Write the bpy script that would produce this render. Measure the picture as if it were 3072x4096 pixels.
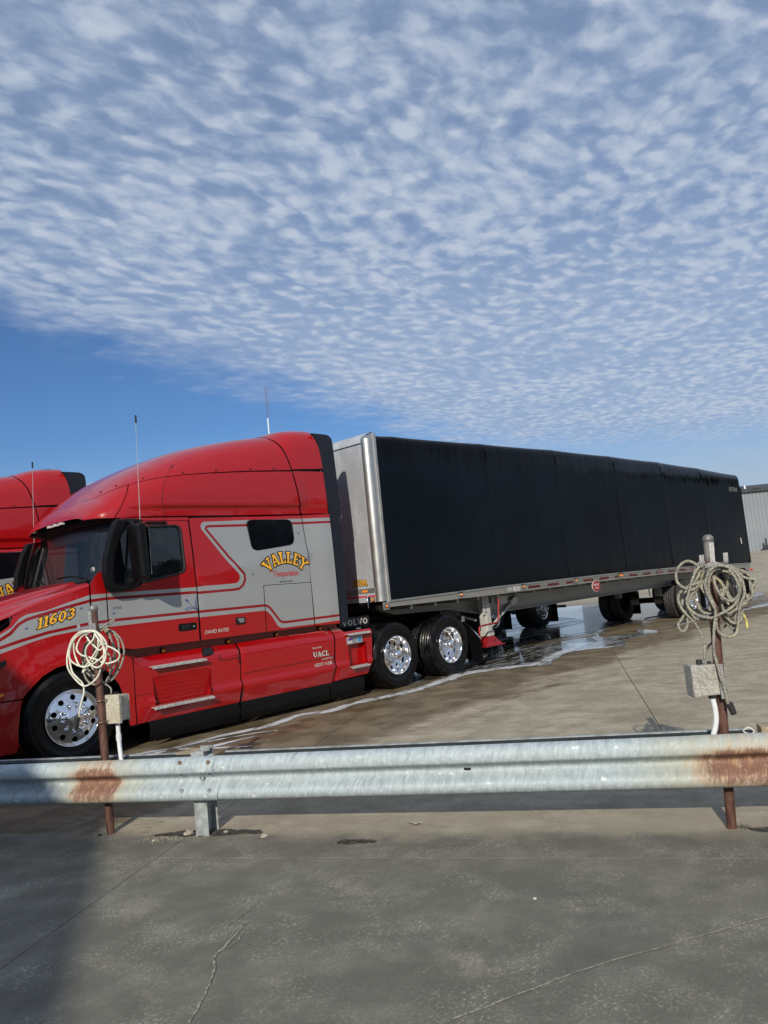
import bpy, bmesh, math, random
from mathutils import Vector, Matrix
from mathutils.geometry import delaunay_2d_cdt
for o in list(bpy.data.objects): bpy.data.objects.remove(o)
SC = bpy.context.scene; COL = SC.collection
R = math.radians; PI = math.pi
random.seed(7)
# ---------------------------------------------------------------- camera
cd = bpy.data.cameras.new('camera'); cam = bpy.data.objects.new('camera', cd); COL.objects.link(cam)
cd.sensor_fit = 'HORIZONTAL'; cd.sensor_width = 36; cd.lens = 35.74; cd.clip_end = 3000; cd.clip_start = .05
m = Matrix.Identity(4)
for i, c in enumerate(((0.69232913, -0.71525873, -0.09531698), (-0.00373049, -0.13564061, 0.99075108), (-0.72157222, -0.68557025, -0.09657621), (-3.62720837, -8.31609474, 1.5982606))):
    for j in range(3): m[j][i] = c[j]
cam.matrix_world = m; SC.camera = cam
# ---------------------------------------------------------------- node helper
class NT:
    def __init__(s, tree): s.t = tree; s.n = tree.nodes; s.l = tree.links
    def new(s, typ, **k):
        n = s.n.new(typ)
        for a, b in k.items(): setattr(n, a, b)
        return n
    def put(s, sock, v):
        if isinstance(v, bpy.types.NodeSocket): s.l.new(v, sock)
        elif v is not None:
            try: sock.default_value = v
            except Exception: sock.default_value = (*v, 1)
    def math(s, op, a, b=None, c=None, clamp=False):
        n = s.new('ShaderNodeMath', operation=op, use_clamp=clamp); s.put(n.inputs[0], a)
        if b is not None: s.put(n.inputs[1], b)
        if c is not None: s.put(n.inputs[2], c)
        return n.outputs[0]
    def vec(s, op, a, b=None):
        n = s.new('ShaderNodeVectorMath', operation=op); s.put(n.inputs[0], a)
        if b is not None: s.put(n.inputs[1], b)
        return n.outputs['Value'] if op in ('DOT_PRODUCT', 'LENGTH', 'DISTANCE') else n.outputs[0]
    def comb(s, x, y, z):
        n = s.new('ShaderNodeCombineXYZ'); s.put(n.inputs[0], x); s.put(n.inputs[1], y); s.put(n.inputs[2], z); return n.outputs[0]
    def sep(s, v):
        n = s.new('ShaderNodeSeparateXYZ'); s.put(n.inputs[0], v); return n.outputs
    def noise(s, v, scale, detail=4, rough=.55, dist=0., d='3D'):
        n = s.new('ShaderNodeTexNoise', noise_dimensions=d); s.put(n.inputs['Vector'], v); n.inputs['Scale'].default_value = scale
        n.inputs['Detail'].default_value = detail; n.inputs['Roughness'].default_value = rough; n.inputs['Distortion'].default_value = dist
        return n.outputs[0]
    def voro(s, v, scale, feature='F1', out=0):
        n = s.new('ShaderNodeTexVoronoi', feature=feature); s.put(n.inputs['Vector'], v); n.inputs['Scale'].default_value = scale; return n.outputs[out]
    def smooth(s, x, a, b, lo=0., hi=1.):
        n = s.new('ShaderNodeMapRange', interpolation_type='SMOOTHSTEP'); s.put(n.inputs[0], x); n.inputs[1].default_value = a; n.inputs[2].default_value = b
        n.inputs[3].default_value = lo; n.inputs[4].default_value = hi; return n.outputs[0]
    def mix(s, f, a, b):
        n = s.new('ShaderNodeMix', data_type='RGBA'); s.put(n.inputs[0], f); s.put(n.inputs[6], a); s.put(n.inputs[7], b); return n.outputs[2]
    def bump(s, h, strength=.3, dist=.01):
        n = s.new('ShaderNodeBump'); s.put(n.inputs['Height'], h); n.inputs['Strength'].default_value = strength; n.inputs['Distance'].default_value = dist; return n.outputs[0]
    def pos(s): return s.new('ShaderNodeNewGeometry').outputs['Position']
    def obj(s): return s.new('ShaderNodeTexCoord').outputs['Object']
def c3(*a): return (a[0], a[1], a[2], 1)
# ---------------------------------------------------------------- world
AZ = R(34.0); EL = R(26.5)            # the sun's light travels towards azimuth AZ, from elevation EL
W = bpy.data.worlds.new('World'); SC.world = W; W.use_nodes = True
w = NT(W.node_tree); bg = w.n['Background']
sky = w.new('ShaderNodeTexSky', sky_type='NISHITA', sun_disc=False, sun_elevation=EL, sun_rotation=PI/2 - (AZ + PI), altitude=200, air_density=1.0, dust_density=.6, ozone_density=2.2)
dirv = w.new('ShaderNodeTexCoord').outputs['Generated']
dx, dy, dz = w.sep(dirv)
zc = w.math('MAXIMUM', dz, .02)
px = w.math('DIVIDE', dx, zc); py = w.math('DIVIDE', dy, zc)
P = w.comb(px, py, 0)
warp = w.new('ShaderNodeTexNoise'); w.put(warp.inputs['Vector'], P); warp.inputs['Scale'].default_value = 1.6; warp.inputs['Detail'].default_value = 2
wv = w.vec('MULTIPLY', w.vec('SUBTRACT', warp.outputs['Color'], (.5, .5, .5)), (.16, .16, 0))
P2 = w.vec('ADD', P, wv)
rot = w.new('ShaderNodeMapping'); w.put(rot.inputs['Vector'], P2); rot.inputs['Rotation'].default_value = (0, 0, R(-35)); rot.inputs['Scale'].default_value = (1.0, 1.5, 1)
jit = w.new('ShaderNodeTexNoise'); w.put(jit.inputs['Vector'], P); jit.inputs['Scale'].default_value = 14; jit.inputs['Detail'].default_value = 3
P3 = w.vec('ADD', rot.outputs[0], w.vec('MULTIPLY', w.vec('SUBTRACT', jit.outputs['Color'], (.5, .5, .5)), (.07, .07, 0)))
cell = w.math('ADD', w.math('MULTIPLY', w.noise(P3, 14.0, 5, .5, 0), .62), w.math('MULTIPLY', w.math('SUBTRACT', 1, w.voro(P3, 13.0, 'SMOOTH_F1')), .40))
big = w.noise(P2, 1.3, 3, .5)
mid = w.noise(rot.outputs[0], 4.0, 3, .5)
e1 = w.math('SUBTRACT', w.math('ADD', 2.28, w.math('MULTIPLY', px, .27)), py)      # >0 inside the cloud sheet
e2 = w.math('SUBTRACT', w.math('SUBTRACT', 7.2, w.math('MULTIPLY', px, .83)), py)
en = w.math('MULTIPLY', w.math('SUBTRACT', w.noise(P2, 3.2, 4, .6), .5), 1.1)
inside = w.math('MULTIPLY', w.smooth(w.math('ADD', e1, en), -.25, .55), w.smooth(w.math('ADD', e2, w.math('MULTIPLY', en, 2.2)), -1.6, .9))
dens = w.math('ADD', w.math('ADD', w.math('MULTIPLY', cell, 1.0), w.math('MULTIPLY', mid, .34)), w.math('MULTIPLY', big, .36))
cover = w.math('MULTIPLY', w.smooth(dens, .60, 1.04, .55, .98), inside)
cover = w.math('MAXIMUM', cover, w.math('MULTIPLY', w.smooth(dz, .28, .50, .90, .50), inside))
low = w.math('MULTIPLY', w.smooth(dz, .10, .30, 1., 0.), inside)                     # lower part of the sheet reads as a closed veil
cover = w.math('MAXIMUM', w.math('MULTIPLY', cover, .93), w.math('MULTIPLY', low, .62))
thin = w.math('MULTIPLY', w.smooth(w.noise(w.vec('MULTIPLY', P2, (.5, 1.6, 1)), 1.3, 5, .6), .5, .8), .45)
cover = w.math('MAXIMUM', cover, w.math('MULTIPLY', thin, w.smooth(px, 2.0, 5.5)))
cover = w.math('MULTIPLY', cover, w.smooth(dz, .0, .06))
shade = w.smooth(w.math('ADD', w.math('MULTIPLY', cell, .85), w.math('MULTIPLY', big, .22)), .44, .76)
CLD = w.mix(shade, c3(3.8, 4.95, 6.95), c3(6.3, 7.1, 8.4))
tint = w.new('ShaderNodeMix', data_type='RGBA', blend_type='MULTIPLY'); tint.inputs[0].default_value = 1
w.put(tint.inputs[6], sky.outputs[0]); tint.inputs[7].default_value = (.56, .80, 1.10, 1)
hz = w.math('MULTIPLY', w.smooth(dz, .05, .22, 1., 0.), .85)
base = w.mix(w.math('MULTIPLY', hz, w.smooth(w.math('ADD', dx, w.math('MULTIPLY', w.noise(P2, .8, 3), .3)), .35, .95, .35, 1.)), tint.outputs[2], c3(5.0, 5.9, 7.1))
w.put(bg.inputs[0], w.mix(cover, base, CLD)); bg.inputs[1].default_value = .085
# ---------------------------------------------------------------- sun, exposure
sd = bpy.data.lights.new('sun', 'SUN'); sun = bpy.data.objects.new('sun', sd); COL.objects.link(sun)
sd.energy = 4.2; sd.angle = R(.5); sd.color = (1, .925, .80)
Ld = Vector((math.cos(AZ)*math.cos(EL), math.sin(AZ)*math.cos(EL), -math.sin(EL)))
sun.rotation_euler = Ld.to_track_quat('-Z', 'Y').to_euler(); sun.location = (-20, -15, 20)
SC.view_settings.view_transform = 'Standard'; SC.view_settings.look = 'None'; SC.view_settings.exposure = 0; SC.view_settings.gamma = 1
SC.render.engine = 'CYCLES'
# ---------------------------------------------------------------- materials
def mat(name, col=(.5, .5, .5), rough=.5, metal=0., coat=0., spec=.5, fn=None, coatr=.03):
    m = bpy.data.materials.new(name); m.use_nodes = True; t = NT(m.node_tree); b = m.node_tree.nodes['Principled BSDF']
    b.inputs['Base Color'].default_value = (*col, 1); b.inputs['Roughness'].default_value = rough; b.inputs['Metallic'].default_value = metal
    b.inputs['Coat Weight'].default_value = coat; b.inputs['Coat Roughness'].default_value = coatr; b.inputs['Specular IOR Level'].default_value = spec
    if fn: fn(t, b)
    return m
def vary(scale, amt, rough=None, bump=None, stretch=None):
    def f(t, b):
        v = t.obj()
        if stretch: v = t.vec('MULTIPLY', v, stretch)
        n = t.noise(v, scale, 5, .6)
        col = tuple(b.inputs['Base Color'].default_value)
        lo = c3(*[max(0, x*(1-amt)) for x in col[:3]]); hi = c3(*[x*(1+amt) for x in col[:3]])
        t.put(b.inputs['Base Color'], t.mix(t.smooth(n, .3, .7), lo, hi))
        if rough: t.put(b.inputs['Roughness'], t.smooth(n, .3, .7, rough[0], rough[1]))
        if bump: t.put(b.inputs['Normal'], t.bump(n, bump, .01))
    return f
def paintfn(t, b):
    v = t.obj(); d = t.noise(v, 1.3, 3, .5); f = t.noise(v, 180, 2, .5)
    col = tuple(b.inputs['Base Color'].default_value)
    t.put(b.inputs['Base Color'], t.mix(t.smooth(d, .3, .7, 0, .25), col, c3(*[x*.8+.006 for x in col[:3]])))
    t.put(b.inputs['Roughness'], t.smooth(d, .3, .7, .32, .42))
    t.put(b.inputs['Coat Normal'], t.bump(t.math('ADD', t.noise(v, 3.5, 2, .5), t.math('MULTIPLY', f, .012)), .10, .02))
M = {}
M['red'] = mat('red_paint', (.335, .0018, .0035), .42, coat=.8, spec=.25, fn=paintfn)
M['silver'] = mat('silver_paint', (.35, .358, .36), .42, .3, coat=.6, fn=paintfn)
M['dkred'] = mat('dark_red_paint', (.22, .002, .004), .42, coat=.6, spec=.25)
M['black'] = mat('black_plastic', (.0035, .0035, .004), .42, spec=.25, fn=vary(60, .3, (.30, .42), .06))
M['fair'] = mat('dark_fairing_plastic', (.010, .012, .020), .5, spec=.3, fn=vary(5, .15, (.42, .58)))
M['rubber'] = mat('rubber_seal', (.01, .01, .01), .6)
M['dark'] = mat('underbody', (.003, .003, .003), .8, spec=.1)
def tyrefn(t, b):
    v = t.obj(); n = t.noise(v, 7, 5, .65); g = t.noise(v, 90, 3)
    t.put(b.inputs['Base Color'], t.mix(t.smooth(n, .42, .7), c3(.0022, .0022, .0028), c3(.006, .006, .006)))
    t.put(b.inputs['Roughness'], t.smooth(n, .35, .65, .22, .5)); b.inputs['Specular IOR Level'].default_value = .25; t.put(b.inputs['Normal'], t.bump(g, .15, .004))
M['tyre'] = mat('wet_tyre', (.01, .01, .01), .4, fn=tyrefn)
def dtyrefn(t, b):
    v = t.obj(); n = t.noise(v, 6, 5, .65)
    t.put(b.inputs['Base Color'], t.mix(t.smooth(n, .4, .7), c3(.018, .018, .018), c3(.05, .048, .044)))
M['dtyre'] = mat('dusty_tyre', (.03, .03, .03), .75, fn=dtyrefn)
M['chrome'] = mat('chrome', (.86, .86, .87), .05, 1., fn=vary(4, .03, (.08, .15)))
M['alu'] = mat('polished_aluminium', (.50, .50, .49), .32, .9, fn=vary(3, .06, (.33, .38)))
def brushed(t, b):
    v = t.obj(); n = t.noise(t.vec('MULTIPLY', v, (1, 1, .12)), 9, 5, .65); s = t.noise(v, 2.2, 4, .6)
    t.put(b.inputs['Base Color'], t.mix(t.smooth(t.math('ADD', t.math('MULTIPLY', n, .5), t.math('MULTIPLY', s, .5)), .38, .64), c3(.40, .395, .38), c3(.62, .61, .60)))
    t.put(b.inputs['Roughness'], t.smooth(s, .3, .7, .26, .48))
M['trailer_alu'] = mat('trailer_aluminium', (.6, .6, .6), .35, .75, fn=brushed)
def nosefn(t, b):
    v = t.obj(); n = t.noise(t.vec('MULTIPLY', v, (1, 1, .35)), 3, 5, .6); s = t.noise(v, 9, 5, .7)
    k = t.smooth(t.math('ADD', t.math('MULTIPLY', n, .7), t.math('MULTIPLY', s, .3)), .4, .66)
    t.put(b.inputs['Base Color'], t.mix(k, c3(.38, .395, .42), c3(.50, .525, .56))); t.put(b.inputs['Roughness'], t.smooth(s, .3, .7, .24, .40))
M['nose'] = mat('trailer_nose_sheet', (.45, .44, .45), .3, .25, fn=nosefn)
M['frame_alu'] = mat('trailer_beam_aluminium', (.25, .245, .225), .42, .3, fn=vary(3, .14, (.34, .5), stretch=(.3, 1, 1)))
M['white'] = mat('white_paint', (.42, .42, .39), .4, fn=vary(6, .12))
def tarpfn(t, b):
    v = t.obj(); x, y, z = t.sep(v)
    n1 = t.noise(t.vec('MULTIPLY', v, (5.5, 1, .28)), 3.2, 5, .75)
    band = t.noise(t.vec('MULTIPLY', v, (.35, 0, 0)), 1.6, 2, .5)
    edge = t.math('ADD', t.math('MULTIPLY', t.math('SUBTRACT', .56, n1), 1.25), t.math('ADD', 3.62, t.math('MULTIPLY', t.math('SUBTRACT', band, .5), .6)))
    wet = t.smooth(t.math('SUBTRACT', z, edge), -.02, .02)
    patch = t.smooth(t.noise(v, .45, 3), .35, .65)
    t.put(b.inputs['Base Color'], t.mix(wet, t.mix(patch, c3(.0012, .0034, .0072), c3(.0026, .0060, .0110)), c3(.0001, .0004, .0014)))
    t.put(b.inputs['Roughness'], t.mix(wet, t.smooth(patch, 0, 1, .36, .44), c3(.13, .13, .13)))
    t.put(b.inputs['Normal'], t.bump(t.math('ADD', t.noise(t.vec('MULTIPLY', v, (1, 1, .25)), 1.2, 2), t.math('MULTIPLY', t.noise(t.vec('MULTIPLY', v, (2.0, 1, .35)), 2.6, 4, .6), .35)), .45, .05))
M['tarp'] = mat('black_tarpaulin', (.01, .013, .016), .35, fn=tarpfn, spec=.12)
def glassfn(al):
    def f(t, b):
        b.inputs['Alpha'].default_value = al; n = t.noise(t.obj(), 2.2, 3)
        t.put(b.inputs['Base Color'], t.mix(n, c3(.006, .009, .012), c3(.014, .018, .022))); t.put(b.inputs['Roughness'], t.smooth(n, .3, .7, .01, .05))
    return f
M['glass'] = mat('tinted_glass', (.01, .012, .014), .02, spec=.8, fn=glassfn(.80))
M['glass_front'] = mat('windscreen_glass', (.01, .012, .014), .015, spec=.9, fn=glassfn(.62))
M['glass_dark'] = mat('black_glass', (.004, .005, .008), .05, spec=.5, fn=vary(3, .3, (.03, .07)))
M['amber'] = mat('amber_lens', (.85, .25, .02), .25, coat=.5, fn=vary(60, .2))
M['redlens'] = mat('red_lens', (.45, .01, .01), .2, coat=.5, fn=vary(60, .2))
M['tread'] = mat('tread_plate', (.62, .62, .60), .35, .6, fn=vary(50, .35, (.25, .5), .4))
M['yellow'] = mat('yellow_lettering', (.80, .40, .03), .4, fn=vary(9, .08))
M['ink'] = mat('black_lettering', (.006, .006, .008), .4, fn=vary(9, .2))
M['lett'] = mat('pale_lettering', (.55, .53, .50), .4, fn=vary(9, .1))
M['redink'] = mat('red_lettering', (.55, .02, .03), .4, fn=vary(9, .1))
M['blueink'] = mat('blue_pinstripe', (.03, .05, .25), .4, fn=vary(9, .1))
M['tape_red'] = mat('red_reflective_tape', (.075, .007, .009), .4, fn=vary(20, .2))
M['tape_grey'] = mat('grey_reflective_tape', (.15, .145, .13), .4, fn=vary(20, .12))
M['signred'] = mat('sign_red', (.30, .012, .02), .4, fn=vary(15, .15))
M['footred'] = mat('red_enamel', (.24, .008, .010), .4, fn=vary(15, .3, (.3, .55)))
M['blue'] = mat('blue_sticker', (.05, .25, .55), .4); M['purple'] = mat('purple_sticker', (.12, .03, .25), .4)
M['yl'] = mat('yellow_sticker', (.55, .42, .05), .4)
M['hivis'] = mat('hi_vis_plastic', (.45, .62, .05), .4)
M['seat'] = mat('grey_upholstery', (.06, .06, .065), .9, fn=vary(30, .3))
def pipefn(peel):
  def f(t, b):
    v = t.obj(); n = t.noise(t.vec('MULTIPLY', v, (1, 1, .3)), 18, 6, .7); r = t.noise(v, 5, 3)
    c = t.mix(t.smooth(n, .35, .65), c3(.050, .018, .014), c3(.135, .062, .042))
    z = t.sep(v)[2]
    bare = t.smooth(t.math('ADD', z, t.math('MULTIPLY', r, .25)), 1.66, 1.73) if peel else 0.
    t.put(b.inputs['Base Color'], t.mix(bare, c, c3(.20, .19, .18))); t.put(b.inputs['Normal'], t.bump(n, .35, .003))
  return f
M['pipe'] = mat('rusty_brown_pipe', (.09, .04, .03), .62, fn=pipefn(True)); M['pipe2'] = mat('rusty_brown_pipe_painted', (.09, .04, .03), .62, fn=pipefn(False))
M['cap'] = mat('grey_metal_cap', (.22, .215, .21), .5, .4, fn=vary(30, .3))
def galvfn(t, b):
    v = t.pos(); s = t.vec('DOT_PRODUCT', t.vec('SUBTRACT', v, (-.98, -2.75, 0)), (.4745, -.8803, 0)); z = t.sep(v)[2]
    wob = t.noise(t.comb(t.math('MULTIPLY', s, 1.2), t.math('MULTIPLY', z, .5), 0), 7, 4)
    sw = t.math('ADD', s, t.math('ADD', t.math('MULTIPLY', wob, .12), t.math('MULTIPLY', t.math('SUBTRACT', .42, z), .22)))
    streak = t.noise(t.comb(t.math('MULTIPLY', sw, 30), t.math('MULTIPLY', z, 4), 0), 1.6, 5, .78)
    blot = t.noise(t.comb(t.math('MULTIPLY', s, 1.5), z, 0), 13, 5, .7)
    spang = t.voro(t.comb(s, z, 0), 26)
    mott = t.smooth(t.noise(t.comb(s, t.math('MULTIPLY', z, .8), 0), 55, 4, .65), .5, .66)
    k = t.math('ADD', t.math('ADD', t.math('MULTIPLY', t.smooth(streak, .35, .68), .42), t.math('MULTIPLY', t.smooth(blot, .35, .65), .33)), t.math('MULTIPLY', mott, .25))
    c = t.mix(k, c3(.27, .315, .335), c3(.52, .60, .63))
    pat = t.smooth(t.noise(t.comb(t.math('MULTIPLY', s, .6), z, 0), 22, 2, .4), .68, .72)
    c = t.mix(t.math('MULTIPLY', pat, .6), c, c3(.70, .76, .77))
    # rust runs where the brown posts stand behind the beam
    def win(a, b_, wd): 
        return t.math('MULTIPLY', t.smooth(sw, a-wd, a+wd), t.smooth(sw, b_-wd, b_+wd, 1, 0))
    nn = t.math('ADD', t.math('MULTIPLY', t.noise(t.comb(t.math('MULTIPLY', sw, 24), t.math('MULTIPLY', z, 3), 0), 1.8, 5, .75), .6), t.math('MULTIPLY', t.noise(t.comb(s, z, 0), 16, 5, .7), .4))
    w1 = win(-.13, .26, .10); w2 = win(4.10, 5.4, .20)
    mid = t.math('MULTIPLY', t.smooth(z, .52, .46), t.smooth(z, .24, .36))
    top2 = t.smooth(z, .43, .49)
    ru = t.math('ADD', t.math('MULTIPLY', w1, t.math('ADD', .58, t.math('MULTIPLY', mid, .55))), t.math('MULTIPLY', w2, t.math('ADD', .38, t.math('MULTIPLY', mid, .62))))
    rk = t.smooth(t.math('ADD', ru, t.math('MULTIPLY', t.math('SUBTRACT', nn, .5), 1.7)), .25, .95)
    w3 = t.math('MAXIMUM', win(-.26, .42, .14), win(3.85, 5.6, .22))
    c = t.mix(t.math('MULTIPLY', w3, t.smooth(nn, .3, .7, .25, .6)), c, c3(.40, .37, .24))
    rc = t.mix(t.math('MULTIPLY', t.smooth(rk, .35, .95), t.smooth(nn, .36, .5)), c3(.46, .235, .08), c3(.17, .058, .028))
    rc = t.mix(t.smooth(t.noise(t.comb(t.math('MULTIPLY', s, 2), z, 0), 20, 4, .7), .55, .68), rc, c3(.42, .29, .19))
    c = t.mix(t.math('MULTIPLY', rk, .86), c, rc)
    sp = t.smooth(t.noise(t.comb(t.math('MULTIPLY', s, 3), t.math('MULTIPLY', z, 9), 0), 14, 4, .7), .68, .74)
    dark = t.math('MULTIPLY', sp, t.math('MULTIPLY', w3, t.smooth(z, .44, .50)))
    c = t.mix(t.math('MULTIPLY', dark, .8), c, c3(.05, .03, .025))
    t.put(b.inputs['Base Color'], c); t.put(b.inputs['Roughness'], t.smooth(blot, .3, .7, .58, .78)); t.put(b.inputs['Metallic'], t.math('MULTIPLY', t.math('SUBTRACT', 1, rk), .06))
    t.put(b.inputs['Normal'], t.bump(t.math('ADD', t.math('MULTIPLY', streak, .4), t.math('MULTIPLY', t.noise(t.comb(s, z, 0), 60, 4, .7), .5)), .45, .006))
M['galv'] = mat('galvanised_steel', (.4, .43, .44), .5, .2, fn=galvfn)
M['galv2'] = mat('galvanised_post', (.33, .36, .36), .5, .3, fn=vary(14, .25, (.4, .6), .1))
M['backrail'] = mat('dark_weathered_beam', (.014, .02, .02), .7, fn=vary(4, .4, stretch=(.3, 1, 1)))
M['rustbolt'] = mat('rusty_bolt', (.20, .13, .09), .6, .3, fn=vary(40, .3))
M['wood'] = mat('weathered_wood', (.34, .27, .17), .8, fn=vary(14, .3, bump=.3))
def boxfn(t, b):
    v = t.obj(); n = t.noise(v, 60, 5, .7); g = t.noise(v, 9, 4, .6)
    c = t.mix(t.smooth(n, .4, .6), c3(.36, .33, .25), c3(.50, .475, .39)); c = t.mix(t.smooth(g, .52, .7, 0, .6), c, c3(.30, .20, .10))
    t.put(b.inputs['Base Color'], c)
M['box'] = mat('dirty_junction_box', (.4, .38, .3), .75, fn=boxfn)
def lichenfn(t, b):
    v = t.obj(); n = t.noise(v, 75, 6, .75); g = t.noise(v, 12, 3)
    t.put(b.inputs['Base Color'], t.mix(t.smooth(t.math('ADD', n, t.math('MULTIPLY', g, .3)), .55, .75), c3(.24, .235, .21), c3(.42, .41, .365)))
M['lichen'] = mat('speckled_grey_box', (.35, .34, .3), .8, fn=lichenfn)
M['pvc'] = mat('white_pvc', (.66, .68, .70), .4, fn=vary(20, .06))
M['cable_white'] = mat('off_white_cable', (.66, .65, .54), .45, fn=vary(50, .14))
def braidfn(t, b):
    v = t.obj(); n = t.noise(t.vec('MULTIPLY', v, (1, 1, 1)), 130, 4, .7); q = t.noise(v, 7, 3)
    c = t.mix(t.smooth(n, .42, .58), c3(.12, .115, .095), c3(.38, .365, .30)); c = t.mix(t.math('MULTIPLY', t.smooth(q, .52, .72), .55), c, c3(.44, .40, .20))
    t.put(b.inputs['Base Color'], c); t.put(b.inputs['Normal'], t.bump(n, .8, .004))
M['braid'] = mat('grimy_braided_cable', (.2, .2, .15), .7, fn=braidfn)
M['ycable'] = mat('yellow_cable_end', (.52, .46, .16), .6, fn=vary(60, .25))
M['plug'] = mat('black_plug', (.02, .02, .022), .55, fn=vary(40, .4))
M['hook'] = mat('grey_hook_metal', (.34, .34, .34), .5, .5, fn=vary(40, .2))
M['brass'] = mat('tarnished_clamp', (.30, .22, .16), .4, .8)
def wallfn(t, b):
    v = t.obj(); n = t.noise(t.vec('MULTIPLY', v, (1, 1, .2)), 1.2, 4, .6)
    t.put(b.inputs['Base Color'], t.mix(t.smooth(n, .3, .7), c3(.20, .225, .25), c3(.265, .29, .31)))
M['wall'] = mat('grey_metal_cladding', (.25, .28, .3), .5, .1, fn=wallfn)
M['roofdark'] = mat('dark_roof', (.035, .038, .045), .6, fn=vary(2, .3))
M['mast'] = mat('grey_mast', (.17, .15, .17), .6, fn=vary(2, .2)); M['mastw'] = mat('white_painted_mast', (.7, .72, .75), .6)
def leafn(t, b):
    v = t.obj(); n = t.noise(v, .6, 4, .6)
    t.put(b.inputs['Base Color'], t.mix(t.smooth(n, .35, .65), c3(.02, .035, .012), c3(.06, .085, .03)))
M['leaf'] = mat('dark_foliage', (.04, .06, .02), .7, fn=leafn); M['bark'] = mat('bark', (.08, .06, .045), .9, fn=vary(8, .3))
M['stone'] = mat('pale_stone', (.36, .33, .27), .85, fn=vary(30, .35, bump=.5))
M['weed'] = mat('dry_weed', (.05, .055, .025), .8, fn=vary(30, .4))
M['dirt'] = mat('dark_silt', (.05, .046, .036), .9, fn=vary(38, .85, bump=.8))
M['paperw'] = mat('bleached_scrap', (.55, .52, .42), .8, fn=vary(10, .2))
def groundfn(t, b):
    v = t.pos(); x, y, z = t.sep(v); q = t.vec('SUBTRACT', v, (-.98, -2.75, 0))
    n_ = t.vec('DOT_PRODUCT', q, (-.8803, -.4745, 0)); s = t.vec('DOT_PRODUCT', q, (.4745, -.8803, 0))
    big = t.noise(v, .55, 5, .6); med = t.noise(v, 3.5, 6, .65); fine = t.noise(v, 55, 5, .7); grit = t.noise(v, 260, 3, .6)
    # broom finish across the slabs, worn into patches
    broom = t.noise(t.comb(t.math('MULTIPLY', s, 90), t.math('MULTIPLY', n_, 5), 0), 1.0, 3, .6)
    dirt = t.noise(t.comb(t.math('MULTIPLY', n_, 2.2), t.math('MULTIPLY', s, .9), 0), 1.3, 5, .65)
    dry = t.mix(t.smooth(t.math('ADD', t.math('MULTIPLY', med, .6), t.math('MULTIPLY', dirt, .4)), .36, .66), c3(.27, .232, .165), c3(.45, .40, .295))
    dry = t.mix(t.math('MULTIPLY', t.smooth(big, .48, .68), .55), dry, c3(.215, .175, .12))
    dry = t.mix(t.math('MULTIPLY', t.smooth(t.math('ADD', t.math('MULTIPLY', fine, .6), t.math('MULTIPLY', broom, .4)), .56, .66), .35), dry, c3(.56, .51, .39))
    st1 = t.noise(t.comb(t.math('MULTIPLY', s, 3.2), t.math('MULTIPLY', n_, 14), 0), 1.5, 6, .7)
    dry = t.mix(t.math('MULTIPLY', t.smooth(st1, .52, .68), .55), dry, c3(.17, .14, .095))
    dry = t.mix(t.math('MULTIPLY', t.smooth(t.noise(v, 17, 5, .7), .52, .66), .4), dry, c3(.50, .455, .35))
    # near side of the beam: darker, grey worn surface
    g1 = t.mix(t.smooth(t.math('ADD', t.math('MULTIPLY', med, .55), t.math('MULTIPLY', dirt, .45)), .4, .66), c3(.135, .127, .099), c3(.21, .198, .158))
    speck = t.smooth(t.math('ADD', t.math('MULTIPLY', fine, .5), t.math('ADD', t.math('MULTIPLY', grit, .3), t.math('MULTIPLY', med, .2))), .53, .58)
    g1 = t.mix(t.math('MULTIPLY', speck, t.smooth(t.noise(v, 2.6, 4, .6), .42, .62, .15, .85)), g1, c3(.46, .44, .36))
    pale = t.smooth(t.math('ADD', t.math('MULTIPLY', t.noise(v, 1.7, 5, .65), .7), t.math('MULTIPLY', fine, .3)), .545, .66)
    g1 = t.mix(t.math('MULTIPLY', t.smooth(t.noise(v, 120, 3, .7), .50, .60), .45), g1, c3(.09, .087, .073))
    g1 = t.mix(t.math('MULTIPLY', pale, .5), g1, c3(.33, .305, .23))
    g1 = t.mix(t.math('MULTIPLY', t.smooth(broom, .58, .66), t.math('MULTIPLY', pale, .5)), g1, c3(.46, .43, .33))
    g1 = t.mix(t.math('MULTIPLY', t.smooth(t.noise(v, .9, 4, .6), .55, .72), .5), g1, c3(.085, .082, .072))
    g1 = t.mix(t.math('MULTIPLY', t.smooth(n_, -.1, -.6), .9), g1, g1)
    kn = t.smooth(t.math('ADD', n_, t.math('MULTIPLY', t.math('SUBTRACT', t.noise(v, 2.4, 5, .65), .5), .45)), -.06, .10)
    col = t.mix(kn, dry, g1)
    # dusty tan strip just in front of the posts
    ds = t.math('MULTIPLY', t.smooth(n_, -.55, -.2), t.smooth(t.math('ADD', n_, t.math('MULTIPLY', t.math('SUBTRACT', t.noise(v, 3, 5), .5), .5)), .0, .22, 1, 0))
    col = t.mix(t.math('MULTIPLY', ds, t.math('MULTIPLY', t.smooth(s, -.5, 2.8, .18, 1), t.smooth(t.noise(v, 1.2, 3), .35, .6, .25, .8))), col, c3(.34, .295, .215))
    # wet wash area around the trucks
    ylim = t.math('ADD', t.math('MINIMUM', t.math('MULTIPLY', x, .07), .9), -2.75)
    wd = t.math('ADD', t.math('SUBTRACT', y, ylim), t.math('MULTIPLY', t.math('SUBTRACT', t.noise(t.vec('MULTIPLY', v, (.6, 1.3, 1)), 1.1, 5, .65), .5), 2.6))
    wet = t.math('MULTIPLY', t.smooth(t.math('ADD', wd, t.math('MULTIPLY', t.math('SUBTRACT', st1, .5), 1.6)), -.1, .55), t.math('SUBTRACT', 1, kn))
    far = t.smooth(x, 22, 30, 1, 0); wet = t.math('MULTIPLY', wet, t.math('MULTIPLY', far, t.smooth(y, 9, 14, 1, 0)))
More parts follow.
